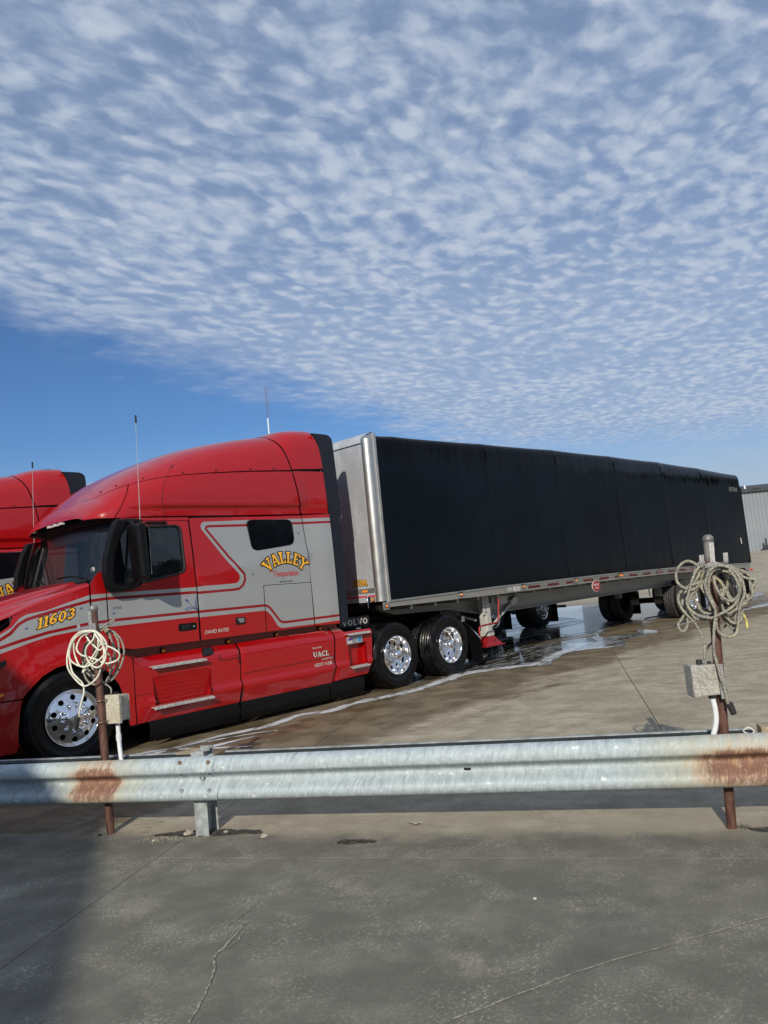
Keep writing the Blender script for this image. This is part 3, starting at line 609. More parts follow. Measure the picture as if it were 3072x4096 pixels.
RCOIL_2 = [(4.222, 1.541), (4.189, 1.502), (4.16, 1.45), (4.142, 1.397), (4.123, 1.344), (4.129, 1.296), (4.164, 1.257), (4.206, 1.238), (4.256, 1.231), (4.298, 1.251), (4.351, 1.277), (4.395, 1.315), (4.419, 1.372), (4.424, 1.437), (4.406, 1.487), (4.366, 1.52), (4.322, 1.531), (4.281, 1.517), (4.247, 1.466), (4.235, 1.419), (4.244, 1.358), (4.26, 1.308), (4.271, 1.26), (4.258, 1.201), (4.245, 1.142), (4.237, 1.084), (4.234, 1.019), (4.243, 0.953), (4.25, 0.882), (4.263, 0.811), (4.272, 0.731)]
RCOIL_3 = [(4.341, 1.529), (4.39, 1.518), (4.429, 1.472), (4.445, 1.411), (4.441, 1.352), (4.41, 1.289), (4.396, 1.225), (4.383, 1.16), (4.361, 1.124), (4.321, 1.112), (4.285, 1.132), (4.268, 1.181), (4.272, 1.235), (4.272, 1.295), (4.257, 1.356), (4.254, 1.417), (4.274, 1.487), (4.324, 1.525)]
RCOIL_4 = [(4.408, 1.504), (4.467, 1.48), (4.5, 1.435), (4.502, 1.392), (4.477, 1.346), (4.436, 1.308), (4.39, 1.282), (4.348, 1.255)]
RCOIL_5 = [(4.286, 1.474), (4.289, 1.414), (4.31, 1.358), (4.35, 1.322), (4.384, 1.328), (4.414, 1.373), (4.4, 1.451), (4.373, 1.502)]
RCOIL_6 = [(4.258, 1.568), (4.233, 1.552), (4.212, 1.517), (4.187, 1.458), (4.177, 1.385), (4.193, 1.323), (4.221, 1.277), (4.271, 1.261)]
RCOIL_7 = [(4.127, 1.287), (4.086, 1.235), (4.062, 1.201), (4.066, 1.17), (4.089, 1.162), (4.109, 1.185), (4.122, 1.245), (4.122, 1.287), (4.154, 1.364), (4.2, 1.408)]
RCOIL_8 = [(4.341, 1.432), (4.357, 1.382), (4.373, 1.332), (4.405, 1.275), (4.43, 1.237), (4.45, 1.193), (4.449, 1.146)]
RCOIL_9 = [(4.345, 1.408), (4.321, 1.35), (4.319, 1.29), (4.333, 1.228), (4.362, 1.19), (4.396, 1.194), (4.417, 1.228), (4.41, 1.264), (4.377, 1.309), (4.35, 1.359)]
RCOIL_10 = [(4.206, 1.018), (4.228, 1.053), (4.26, 1.082), (4.295, 1.128), (4.34, 1.173), (4.375, 1.219)]
RCOIL_11 = [(4.308, 1.502), (4.335, 1.444), (4.368, 1.392), (4.39, 1.341), (4.41, 1.279), (4.421, 1.23), (4.398, 1.184), (4.358, 1.181), (4.324, 1.226), (4.321, 1.287), (4.345, 1.345), (4.373, 1.428), (4.363, 1.484)]
RCOIL_12 = [(4.262, 1.525), (4.223, 1.492), (4.191, 1.421), (4.165, 1.399), (4.146, 1.34), (4.119, 1.305)]
# ================================================================ SETTING
O0 = Vector((-.98, -2.75, 0)); US = Vector((.4745, -.8803, 0)); UN = Vector((-.8803, -.4745, 0))
def rp(s_, n, z): p = O0 + US*s_ + UN*n; return (p.x, p.y, z)
def gz(x, y):
    d = math.hypot(x+3.6, y+8.3); t = max(0, min(1, (d-31)/44)); return 1.56*t*t*(3-2*t) + max(0, d-75)*.002
# ---- slabs near the camera, one sheet beyond
yard = MB(); sx = []
v = -40.
gxs = [-40, -25, -15] + [i*2.0 for i in range(-6, 14)] + [30, 34, 38, 42, 46, 50, 54, 58, 62, 66, 70, 75, 80, 90, 110, 140, 180, 240, 400, 800, 1500]
gys = [-800, -300, -120, -60, -40, -30, -24, -20, -16, -12, -8, -4, 0, 4, 8, 12, 16, 20, 24, 28, 32, 38, 44, 50, 58, 66, 76, 90, 120, 160, 220, 320, 500, 900, 1500]
gxs = [-900, -300, -100, -60] + gxs
yard.grid([[(x, y, gz(x, y)-.012) for x in gxs] for y in gys], 0, True)
yard_o = yard.build('ground', M['ground'], None, kind='structure')
def slab_line(k): return [-14.3, -10.6, -6.9, -3.1, .62, 4.12, 7.8, 11.5, 15.2][k]
NL = [.48, -.33, -2.5, -6.78, -11.05, -15.3, -19.6, -23.9]
NL = [14., 9.6, 5.2, .48, -2.5, -6.78, -11.05, -15.3, -19.6, -23.9]
tl = math.tan(R(3.2))
def sl(p, n): # slab joint line p at offset n (slightly skewed to the beam)
    return p - tl*0*(n) + (-n-1.0)*-.045
proto = None
for a, b in zip(NL, NL[1:]):
    for k in range(8):
        if a > -1 and k == 5: continue
        k2 = k+2 if a > -1 and k == 4 else k+1
        g = .004 if a < .4 else .0022; dz = random.uniform(-.002, .002)
        q = [(sl(slab_line(k), a)+g, a-g), (sl(slab_line(k2), a)-g, a-g), (sl(slab_line(k2), b)-g, b+g), (sl(slab_line(k), b)+g, b+g)]
        mb = MB(); top = [rp(s_, n, 0) for s_, n in q]
        if max(math.hypot(p[0]+3.6, p[1]+8.3) for p in top) > 33: continue
        ch = .0012; ins = [rp(s_+(ch if i in (0, 3) else -ch), n+(-ch if i < 2 else ch), 0) for i, (s_, n) in enumerate(q)]
        vs = [(x, y, -.011) for x, y, z in top] + [(x, y, -.006+dz*.3) for x, y, z in top] + [(x, y, dz*.3) for x, y, z in ins]
        mb.add(vs, [(8, 9, 10, 11), (4, 5, 9, 8), (5, 6, 10, 9), (6, 7, 11, 10), (7, 4, 8, 11), (0, 1, 5, 4), (1, 2, 6, 5), (2, 3, 7, 6), (3, 0, 4, 7)])
        mb.build('concrete_slab', M['ground'], yard_o)
jf = MB(); q = [rp(-14, 14, -.005), rp(15.5, 14, -.005), rp(16.2, -24, -.005), rp(-13, -24, -.005)]
jf.add(q, [(0, 1, 2, 3)]); jf.build('joint_filler', M['dirt'], yard_o)
# ---- sealed cracks and scratches on the near slab
def ribbon(pts, w_, z, jit=0., sub=6):
    P_ = spline([(x, y, 0) for x, y in pts], sub); mb = MB(); rows = []
    for i, p in enumerate(P_):
        d = (P_[min(i+1, len(P_)-1)]-P_[max(i-1, 0)]).normalized(); n = Vector((-d.y, d.x, 0)); ww = (w_(i/(len(P_)-1)) if callable(w_) else w_)*random.uniform(.6, 1.35)
        o_ = n*random.uniform(-jit, jit); rows.append([tuple(p+o_+n*ww/2)[:2]+(z,), tuple(p+o_-n*ww/2)[:2]+(z,)])
    return mb.grid(rows, 0, False)
ck = MB()
for pts, w_ in (([(-2.02, -5.5), (-1.86, -5.36), (-1.72, -5.22), (-1.66, -5.12), (-1.55, -5.06), (-1.42, -4.98), (-1.36, -4.94)], .011), ([(-1.60, -5.10), (-1.50, -5.07), (-1.42, -5.02)], .006), ([(-1.50, -5.00), (-1.44, -4.90), (-1.34, -4.86), (-1.24, -4.83), (-1.12, -4.76)], .004), ([(-1.48, -6.31), (-1.2, -6.42), (-.89, -6.54), (-.5, -6.74), (-.04, -6.99), (.3, -7.15)], .007)):
    m2 = ribbon(pts, w_, .0045, .004); ck.add(m2.v, m2.f)
ck.build('crack_line', M['crack'], yard_o, kind='stuff')
# ---- water film, foam and painted sky reflections on the wash pad
def blob(pts, z, jit, sub=6):
    P_ = spline([(x, y, 0) for x, y in pts], sub, True); out = []
    for i, p in enumerate(P_): out.append((p.x+random.uniform(-jit, jit)*2.2, p.y+random.uniform(-jit, jit), z))
    return out
def sheet(pts): 
    V = [Vector((p[0], p[1])) for p in pts]; n = len(V)
    v2, e2, f2, *_ = delaunay_2d_cdt(V, [(i, (i+1) % n) for i in range(n)], [], 1, 1e-5)
    return [(p.x, p.y, pts[0][2]) for p in v2], [tuple(f) for f in f2]
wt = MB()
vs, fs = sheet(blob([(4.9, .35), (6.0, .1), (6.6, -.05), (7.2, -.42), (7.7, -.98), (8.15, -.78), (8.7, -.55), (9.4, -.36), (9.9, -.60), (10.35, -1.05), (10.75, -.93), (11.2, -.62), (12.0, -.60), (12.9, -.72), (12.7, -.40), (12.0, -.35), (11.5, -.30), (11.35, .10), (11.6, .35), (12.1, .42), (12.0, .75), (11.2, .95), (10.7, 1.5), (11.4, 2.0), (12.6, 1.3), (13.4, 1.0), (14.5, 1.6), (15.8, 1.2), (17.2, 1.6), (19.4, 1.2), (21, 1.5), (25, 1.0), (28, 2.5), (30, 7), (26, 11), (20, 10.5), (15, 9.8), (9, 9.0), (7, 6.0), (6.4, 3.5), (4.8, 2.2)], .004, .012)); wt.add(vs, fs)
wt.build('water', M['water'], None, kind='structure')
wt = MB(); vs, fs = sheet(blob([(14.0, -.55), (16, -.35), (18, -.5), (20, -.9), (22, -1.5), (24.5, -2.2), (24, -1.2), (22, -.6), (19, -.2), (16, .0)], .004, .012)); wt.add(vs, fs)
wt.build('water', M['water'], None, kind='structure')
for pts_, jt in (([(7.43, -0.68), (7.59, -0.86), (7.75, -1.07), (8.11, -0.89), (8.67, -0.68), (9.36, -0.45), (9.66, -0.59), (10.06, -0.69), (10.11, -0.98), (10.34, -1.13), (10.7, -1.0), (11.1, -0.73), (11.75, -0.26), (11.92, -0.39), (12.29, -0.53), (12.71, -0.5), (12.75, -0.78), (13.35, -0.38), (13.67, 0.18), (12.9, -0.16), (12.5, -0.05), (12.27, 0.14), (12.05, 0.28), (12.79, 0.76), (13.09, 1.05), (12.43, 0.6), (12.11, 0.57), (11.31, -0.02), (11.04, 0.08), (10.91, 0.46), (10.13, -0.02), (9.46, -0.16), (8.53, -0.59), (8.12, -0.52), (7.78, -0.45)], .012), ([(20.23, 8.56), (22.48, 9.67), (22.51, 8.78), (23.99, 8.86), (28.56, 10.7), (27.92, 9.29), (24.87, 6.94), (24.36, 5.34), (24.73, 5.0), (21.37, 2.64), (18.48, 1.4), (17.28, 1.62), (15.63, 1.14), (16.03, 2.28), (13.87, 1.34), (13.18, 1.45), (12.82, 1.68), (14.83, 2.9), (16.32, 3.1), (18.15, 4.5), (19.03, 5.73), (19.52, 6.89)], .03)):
    vs, fs = sheet(blob(pts_, .008, jt, 4)); MB().add(vs, fs).build('soapy_water_painted_glare', M['soap_glare'], None, kind='structure')  # first outline is soapy water, second a painted bright sky reflection
def foam(pts, w_):
    P_ = spline([(x, y, 0) for x, y in pts], 14); mb = MB(); me = None; rows = []; 
    for i, p in enumerate(P_):
        t = i/(len(P_)-1); d = (P_[min(i+1, len(P_)-1)]-P_[max(i-1, 0)]).normalized(); n = Vector((-d.y, d.x, 0)); ww = tab(t, w_)
        rows.append([tuple(p+n*ww*(k/4-.5))[:2]+(.0085,) for k in range(5)])
    mb.grid(rows, 0, False); o = mb.build('foam', M['foam'], None, kind='stuff', fix=False)
    uv = o.data.uv_layers.new(name='UVMap'); nv = len(rows)
    for lp in o.data.loops:
        i, j = divmod(lp.vertex_index, 5); uv.data[lp.index].uv = (i/nv, j/4)
foam([(.30, -.20), (.9, -.36), (1.6, -.30), (2.27, -.38), (2.85, -.20), (3.3, -.40), (3.96, -.31), (4.80, -.42), (5.7, -.28), (6.56, -.12), (7.2, -.35), (7.7, -.80), (8.1, -.72)], [(0, .16), (.15, .26), (.4, .34), (.7, .46), (.9, .6), (1, .4)])
foam([(0.31, -0.26), (0.63, -0.17), (0.92, -0.35), (1.12, -0.79), (1.39, -1.23)], [(0, .10), (.3, .16), (.7, .14), (1, .08)])
foam([(.2, -.45), (.75, -.62), (1.2, -.72), (1.75, -.78)], [(0, .1), (.5, .3), (1, .06)])
foam([(.95, -.36), (1.35, -.42), (1.9, -.62), (2.1, -.78)], [(0, .06), (.5, .1), (1, .05)])
foam([(8.0, -.80), (8.6, -.52), (9.4, -.32), (9.9, -.60), (10.2, -.98)], [(0, .3), (.5, .42), (1, .5)])
foam([(14.5, -.50), (16, -.40), (18, -.55), (20.5, -.95), (24, -1.9)], [(0, .1), (.5, .35), (1, .6)])
# ---- guard rail: thing > beam sections, post, rear beam, bolts
g = thing('guardrail', 'long galvanised steel guardrail with two rust stained patches across the foreground', 'guardrail', rp(.79, 0, 0)); gl = Vector(rp(.79, 0, 0))
def G(mb, name, m_, parent=None, **k):
    mb.v = [(x-gl.x, y-gl.y, z) for x, y, z in mb.v]; return mb.build(name, m_, parent or g, **k)
WB = spline([(.098, .556, 0), (.125, .549, 0), (.150, .532, 0), (.166, .505, 0), (.168, .472, 0), (.158, .452, 0), (.118, .430, 0), (.093, .412, 0), (.088, .398, 0), (.093, .384, 0), (.118, .362, 0), (.150, .342, 0), (.167, .322, 0), (.168, .292, 0), (.152, .266, 0), (.125, .251, 0), (.096, .243, 0)], 3)
WB = [Vector((p.x, p.y-.013*(p.y-.243)/.313, 0)) for p in WB]
def beam(s0, s1, off0, off1):
    mb = MB(); rows = []; k = max(4, int((s1-s0)/.25))
    for i in range(k+1):
        s_ = lerp(s0, s1, i/k); dz = .0038*s_; o = lerp(off0, off1, i/k)
        rows.append([rp(s_ + (.012*math.sin((p.y-.25)*20) if i == k else 0), p.x+o, p.y+dz) for p in WB])
    mb.grid(rows); back = [[(x+UN.x*-.0035, y+UN.y*-.0035, z) for x, y, z in r_] for r_ in rows]; mb.grid(back); mb.grid([rows[-1], back[-1]], 0, False); mb.grid([[r_[0] for r_ in rows], [r_[0] for r_ in back]], 0, False); mb.grid([[r_[-1] for r_ in rows], [r_[-1] for r_ in back]], 0, False)
    return G(mb, 'rail_section', M['galv'], fix=False)
beam(-3.6, .972, 0, .007); beam(.60, 4.372, -.002, .007); beam(4.05, 8.2, -.002, .005)
for (s_, z, n) in ((.705, .522, .160), (.923, .518, .160), (.708, .334, .165), (.922, .332, .165), (4.55, .535, .158), (4.55, .34, .165)):
    mb = MB(); mb.v = []; c = rp(s_, n+.004, z)
    mb.cyl((0, 0, 0), (0, 0, .010), .0155, 14, .012); rot_ = UN.to_track_quat('Z', 'Y'); mb.v = [tuple(rot_ @ Vector(p) + Vector(c)) for p in mb.v]
    G(mb, 'bolt', M['rustbolt'] if z > .5 else M['galv2'])
def slot(s_, z, n, bolt=False, w_=.045):
    mb = MB(); pts = rounded([(-w_/2, -.011), (w_/2, -.011), (w_/2, .011), (-w_/2, .011)], .011, 5)
    mb.add([rp(s_+a, n, z+b) for a, b in pts], [tuple(range(len(pts)))]); o = G(mb, 'slot', M['ink'])
    if bolt:
        mb = MB(); mb.cyl((0, 0, 0), (0, 0, .012), .015, 6); rot_ = UN.to_track_quat('Z', 'Y'); mb.v = [tuple(rot_ @ Vector(p) + Vector(rp(s_+.004, n, z))) for p in mb.v]; G(mb, 'bolt', M['galv2'])
slot(.835, .398, .0985, True); slot(2.70, .408, .0945)
for s_ in (.705, .925): slot(s_, .446, .157, w_=.03)
for s_ in (3.62, 3.90): 
    mb = MB(); mb.add([rp(s_+.004*math.cos(a), .102, .442+.004*math.sin(a)) for a in [k*PI/4 for k in range(8)]], [tuple(range(8))]); G(mb, 'slot', M['ink'])
def hpost(s_):
    mb = MB()
    def bx(s0, s1, n0, n1, z0, z1): mb.hexa([rp(s0, n0, z0), rp(s1, n0, z0), rp(s1, n1, z0), rp(s0, n1, z0), rp(s0, n0, z1), rp(s1, n0, z1), rp(s1, n1, z1), rp(s0, n1, z1)])
    bx(s_-.05, s_+.05, .066, .074, -.01, .575); bx(s_-.05, s_+.05, -.074, -.066, -.01, .585); bx(s_-.004, s_+.004, -.066, .066, -.01, .575)
    return G(mb, 'post', M['galv2'])
hpost(.79); hpost(5.3); hpost(-3.0)
mb = MB(); mb.hexa([rp(.62, -.10, .555), rp(.75, -.10, .555), rp(.75, .06, .555), rp(.62, .06, .555), rp(.62, -.10, .562), rp(.75, -.10, .562), rp(.75, .06, .562), rp(.62, .06, .562)]); G(mb, 'bracket', M['wood'])
mb = MB(); mb.add([rp(.74, .05, .56), rp(.84, -.02, .60), rp(.84, -.02, .56), rp(.74, .06, .56), rp(.84, -.01, .60), rp(.84, -.01, .56)], [(0, 1, 2), (3, 5, 4), (0, 3, 4, 1), (1, 4, 5, 2)]); G(mb, 'gusset', M['galv2'])
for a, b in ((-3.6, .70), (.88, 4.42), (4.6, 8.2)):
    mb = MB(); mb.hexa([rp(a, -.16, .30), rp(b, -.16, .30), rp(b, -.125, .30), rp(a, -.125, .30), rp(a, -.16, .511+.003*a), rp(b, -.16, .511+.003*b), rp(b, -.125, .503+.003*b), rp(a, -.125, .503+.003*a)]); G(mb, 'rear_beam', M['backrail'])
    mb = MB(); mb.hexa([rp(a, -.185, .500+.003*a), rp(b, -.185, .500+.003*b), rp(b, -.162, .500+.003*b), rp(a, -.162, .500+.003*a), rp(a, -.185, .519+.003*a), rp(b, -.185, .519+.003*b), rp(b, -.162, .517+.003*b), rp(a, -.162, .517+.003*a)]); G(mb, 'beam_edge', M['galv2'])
mb = MB(); mb.hexa([rp(4.44, -.12, .40), rp(4.60, -.12, .40), rp(4.60, .03, .40), rp(4.44, .03, .40), rp(4.44, -.12, .575), rp(4.60, -.12, .575), rp(4.60, .03, .575), rp(4.44, .03, .575)]); G(mb, 'timber_block', M['wood'], bevel=.006)
mb = MB(); mb.tube([rp(4.36, -.10, .53), rp(4.39, -.10, .55), rp(4.42, -.10, .53), rp(4.40, -.10, .51)], .006, 5, True); G(mb, 'wire_clip', M['lett'])
# ---- brown pipe posts
def pipe_post(s0, lean, ztop, label):
    base = Vector(rp(s0, 0, 0)); t = thing('pipe_post', label, 'post', base, 'brown pipe posts behind the guardrail')
    def L(mb, name, m_, par=None, **k):
        mb.v = [(x-base.x, y-base.y, z) for x, y, z in mb.v]; return mb.build(name, m_, par or t, **k)
    P_ = lambda z, ds=0, n=0: rp(s0+lean*z/ztop+ds, n, z)
    L(MB().cyl(P_(-.02), P_(ztop-.045), .0285, 24), 'pipe', M['pipe'] if s0 > 1 else M['pipe2'])
    mb = MB(); c = P_(ztop-.055); tp = P_(ztop)
    ax = (Vector(tp)-Vector(c)).normalized()
    prof = [(.031, -.012), (.032, .0), (.0345, .001), (.0345, .006), (.032, .008)] + [(.032*math.cos(R(a)), .010+.026*math.sin(R(a))) for a in range(0, 91, 15)]
    mb.lathe([(max(r, .0004), h) for r, h in prof], (0, 0, 0), 24, axis='z'); q = Vector((0, 0, 1)).rotation_difference(ax); mb.v = [tuple(q @ Vector(p) + Vector(c)) for p in mb.v]
    L(mb, 'cap', M['cap'])
    return t, P_, L
def hook_plate(t, P_, L, z0, z1, side, hookz):
    ds = .012*side
    mb = MB(); a = P_(z0, ds, .030); b = P_(z1, ds, .030)
    def at(p, ds_, dn): return (p[0]+US.x*ds_+UN.x*dn, p[1]+US.y*ds_+UN.y*dn, p[2])
    mb.hexa([at(a, -.014, 0), at(a, .014, 0), at(a, .014, .005), at(a, -.014, .005), at(b, -.014, 0), at(b, .014, 0), at(b, .014, .005), at(b, -.014, .005)]); pl = L(mb, 'hook_plate', M['hook'], bevel=.001)
    for zz in (lerp(z0, z1, .42), lerp(z0, z1, .86)):
        c = P_(zz, ds, .035); mb = MB().cyl(c, at(c, 0, .005), .0065, 10); L(mb, 'screw', M['galv2'])
    for sd_ in (-1, 1):
        # flat-bar hook arms to either side
        pts = [P_(hookz, ds, .035), P_(hookz-.012, ds+.035*sd_, .045), P_(hookz-.012, ds+.058*sd_, .062), P_(hookz-.004, ds+.066*sd_, .075), P_(hookz+.055, ds+.066*sd_, .080)]
        mb = MB(); sp_ = spline(pts, 4); rows = []
        for p in sp_: rows.append([(p.x+US.x*k*.0, p.y+US.y*k, p.z) for k in (0,)])
        w_ = .013; rows = [[(p.x-US.x*w_, p.y-US.y*w_, p.z) if i > len(sp_)*.5 else (p.x, p.y, p.z-w_), (p.x+US.x*w_, p.y+US.y*w_, p.z) if i > len(sp_)*.5 else (p.x, p.y, p.z+w_)] for i, p in enumerate(sp_)]
        mb.grid(rows); mb.grid([[(x+UN.x*.003, y+UN.y*.003, z) for x, y, z in r_] for r_ in rows]); L(mb, 'hook', M['hook'], fix=False)
tL = pipe_post(0, -.038, 1.69, 'rusty brown pipe post with grey cap in front of the red truck front wheel')
hook_plate(*tL, 1.46, 1.622, -1, 1.478)
tR = pipe_post(4.212, .088, 1.742, 'brown pipe post with domed cap and peeling top in front of the black trailer rear')
hook_plate(*tR, 1.50, 1.672, 1, 1.548)
# ---- junction boxes
def box_at(name, label, s0, s1, n0, n1, z0, z1, m_, rot=0.):
    c = Vector(rp((s0+s1)/2, (n0+n1)/2, z0)); t = thing(name, label, 'junction box', c, 'junction boxes clamped to the pipe posts', math.atan2(US.y, US.x)+rot); hx = (s1-s0)/2; hn = (n1-n0)/2
    return t, hx, hn, z1-z0
t, hx, hn, h = box_at('junction_box', 'rust stained open junction box clamped to the left post under the white cable coil', -.045, .105, -.165, -.045, .790, .978, 'box')
MB().box(-hx, hx, -hn, hn, 0, h).build('enclosure', M['box'], t, bevel=.006)
MB().box(-hx-.010, hx+.018, -hn-.026, -hn, -.010, h+.012).build('cover', M['box'], t, bevel=.005)
MB().box(-hx-.012, hx+.020, -hn-.008, -hn-.004, -.012, h+.014).build('cover_gasket', M['lichen'], t)
lp = MB().box(-hx-.03, hx+.002, hn+.001, hn+.006, -.008, h-.004).build('mounting_plate', M['box'], t, bevel=.003)
for i in (-.09, .055):
    for j in (.012, .170): MB().cyl((i, hn+.006, j), (i, hn+.011, j), .006, 8).build('screw', M['rustbolt'], lp)
MB().cyl((.01, 0, h), (.01, 0, h+.022), .017, 12).build('cable_gland', M['plug'], t)
for zz in (.955, .800):   # U-bolts round the pipe
    base = O0; mb = MB(); cen = rp(-.02, 0, zz)
    pts = [(cen[0]+US.x*a+UN.x*b, cen[1]+US.y*a+UN.y*b, zz+.004*a/.03) for a, b in ((-.045, -.035), (-.040, .0), (-.028, .030), (0, .041), (.028, .030), (.040, .0), (.045, -.035))]
    c = t.location; rz = t.rotation_euler[2]; cs, sn = math.cos(-rz), math.sin(-rz)
    mb.tube(pts, .0042, 8); mb.v = [((x-c.x)*cs-(y-c.y)*sn, (x-c.x)*sn+(y-c.y)*cs, z-c.z) for x, y, z in mb.v]; mb.build('u_bolt', M['brass'], t)
t, hx, hn, h = box_at('junction_box', 'speckled grey junction box clamped to the left side of the right post', 4.085, 4.235, -.02, .095, .780, .962, 'lichen', R(14))
t.rotation_euler[2] += 0
MB().box(-hx+.02, hx, -hn, hn, 0, h-.004).build('enclosure', M['lichen'], t, bevel=.008)
MB().box(-hx-.010, -hx+.035, -hn-.006, hn+.006, -.006, h+.004).build('cover', M['lichen'], t, bevel=.010)
MB().box(hx-.01, hx+.02, -hn-.02, -hn-.015, -.02, h-.01).build('mounting_plate', M['hook'], t)
MB().cyl((-.01, 0, h-.004), (-.01, 0, h+.024), .017, 12).build('cable_gland', M['plug'], t); MB().cyl((.045, -.01, h-.004), (.045, -.01, h+.010), .012, 10).build('cable_gland', M['plug'], t)
for zz in (.950, .797):
    cen = rp(4.212+.088*zz/1.742, 0, zz); mb = MB()
    pts = [(cen[0]+US.x*a+UN.x*b, cen[1]+US.y*a+UN.y*b, zz) for a, b in ((-.05, .034), (0, .040), (.024, .034), (.036, .012), (.036, -.012), (.020, -.034), (-.05, -.034))]
    c = t.location; rz = t.rotation_euler[2]; cs, sn = math.cos(-rz), math.sin(-rz)
    mb.tube(pts, .0035, 8); mb.v = [((x-c.x)*cs-(y-c.y)*sn, (x-c.x)*sn+(y-c.y)*cs, z-c.z) for x, y, z in mb.v]; mb.build('u_bolt', M['hook'], t)
# ---- white conduits
def loose(name, label, cat, pts, r, m_, group=None, n=10, sub=6, extra=None):
    b = Vector(pts[0]); o = MB().tube([(p[0]-b.x, p[1]-b.y, p[2]-b.z) for p in pts], r, n, sub=sub).build(name, m_); o.location = b; tag(o, label, cat, group); return o
cL = loose('conduit', 'white plastic conduit rising beside the left post into the rusty box', 'conduit', [rp(.60, .0, .40), rp(.40, .0, .40), rp(.22, -.03, .42), rp(.10, -.055, .48), rp(.072, -.07, .56), rp(.056, -.085, .66), rp(.050, -.09, .79)], .0165, M['pvc'], 'white conduits')
mb = MB().cyl((0, 0, 0), (0, 0, .045), .0205, 14); o = mb.build('coupling', M['pvc'], cL); o.location = Vector(rp(.056, -.085, .645))-cL.location
cR = loose('conduit', 'white plastic conduit curving down from the speckled box on the right post', 'conduit', [rp(3.80, .0, .40), rp(4.00, .0, .40), rp(4.10, .02, .43), rp(4.155, .04, .50), rp(4.195, .04, .60), rp(4.205, .04, .68), rp(4.196, .04, .775)], .0165, M['pvc'], 'white conduits')
mb = MB().cyl((0, 0, 0), (0, 0, .022), .020, 14); o = mb.build('coupling', M['plug'], cR); o.location = Vector(rp(4.196, .04, .757))-cR.location
# ---- coiled cables
def coil(name, label, curves, r, m_, dn, braid=False):
    c0 = Vector(rp(*[curves[0][0][0], dn, curves[0][0][1]])); t = thing(name, label, 'cable', c0)
    for ci, (pts, n, rr, mm) in enumerate([(c + (None, None))[:4] if len(c) == 2 else c for c in curves_ns(curves)]):
        L_ = []
        for i, (s_, z) in enumerate(pts): L_.append(tuple(Vector(rp(s_, n+dn+.012*math.sin(i*1.7+ci*2.1), z))-c0))
        MB().tube(L_, rr or r, 8, sub=6).build('cable_loop', mm or m_, t)
    return t
def curves_ns(c): return c
def mk(prefix, ns, rs=None, mats_=None):
    out = []
    for i, n in enumerate(ns): out.append((globals()['%s_%d' % (prefix, i)], n, (rs or {}).get(i), (mats_ or {}).get(i)))
    return out
def coil2(name, label, L4, r, m_):
    first = L4[0]; c0 = Vector(rp(first[0][0][0], first[1], first[0][0][1])); t = thing(name, label, 'cable', c0)
    for ci, (pts, n, rr, mm) in enumerate(L4):
        L_ = [tuple(Vector(rp(s_, n+.010*math.sin(i*1.7+ci*2.1), z))-c0) for i, (s_, z) in enumerate(pts)]
        MB().tube(L_, rr or r, 8, sub=6).build('cable_loop', mm or m_, t)
    return t, c0
wc, w0 = coil2('coiled_cable', 'off white cable coiled on the left post, its plug hanging over the wheel hub', mk('WHITE', (.09, .075, .1, .06, .08)), .0067, M['cable_white'])
p0 = Vector(rp(-.160, .09, .860)); p1 = Vector(rp(-.187, .09, .783))
MB().cyl(tuple(p0-w0+Vector((0, 0, .0))), tuple(p1-w0), .019, 14, .023).cyl(tuple(p0-w0+(p0-p1)*.25), tuple(p0-w0), .012, 12, .019).build('plug', M['plug'], wc)
bc, b0 = coil2('coiled_cable', 'grimy braided cable coiled behind the white one on the left post', mk('BRAID', (-.06, -.08, -.05, -.09, -.045, -.02, .02, -.05), {5: .006, 6: .006}), .0075, M['braid'])
RY = RCOIL_8[-3:]; RCOIL_8 = RCOIL_8[:-2]
rc, r0 = coil2('coiled_cable', 'thick tangle of grimy cable hung on the right post with its black plug dangling', mk('RCOIL', (.05, .07, .105, .085, .045, .115, -.06, .05, -.02, .06, -.05, -.04, -.05), {10: .006}) + [(RY, -.02, None, M['ycable'])] + [([(a+random.uniform(-.02, .02), b-.02+random.uniform(-.02, .02)) for a, b in c], n, None, None) for c, n in ((RCOIL_2[2:16], -.045), (RCOIL_9, .03), (RCOIL_11, .02), (RCOIL_3[:9], .0), (RCOIL_2[12:22], .07), (RCOIL_4, .08), (RCOIL_6, .04), (RCOIL_3[:8], .06))], .0088, M['braid'])
p0 = Vector(rp(4.280, .09, .728)); p1 = Vector(rp(4.297, .09, .668))
MB().cyl(tuple(p0-r0), tuple(p1-r0), .021, 16, .0165).cyl(tuple(p0-r0+(p0-p1)*.15), tuple(p0-r0), .012, 12, .021).build('plug', M['plug'], rc)
# ---- metal clad building beyond the trailer
bA = Vector((68.39, 18.0, 0)); bd = Vector((2.91, -3.08, 0)).normalized(); bn = Vector((-bd.y, bd.x, 0)); bn = bn if bn.x > 0 else -bn
b = thing('metal_building', 'low grey ribbed metal building with dark roof edge in the far background', 'building', bA - bd*9)
def bp(s_, n, z): p = bd*(s_+9)+bn*n; return (p.x, p.y, z)
zb0 = 1.47
mb = MB(); mb.grid([[bp(s_, 0, z) for s_ in (-9, 40)] for z in (zb0-.3, 7.05)], 0, False); mb.grid([[bp(-9, n, z) for n in (0, 18)] for z in (zb0-.3, 7.05)], 0, False); mb.grid([[bp(40, n, z) for n in (0, 18)] for z in (zb0-.3, 7.05)], 0, False); mb.grid([[bp(s_, 18, z) for s_ in (-9, 40)] for z in (zb0-.3, 7.05)], 0, False)
mb.build('wall', M['wall'], b)
pn = None
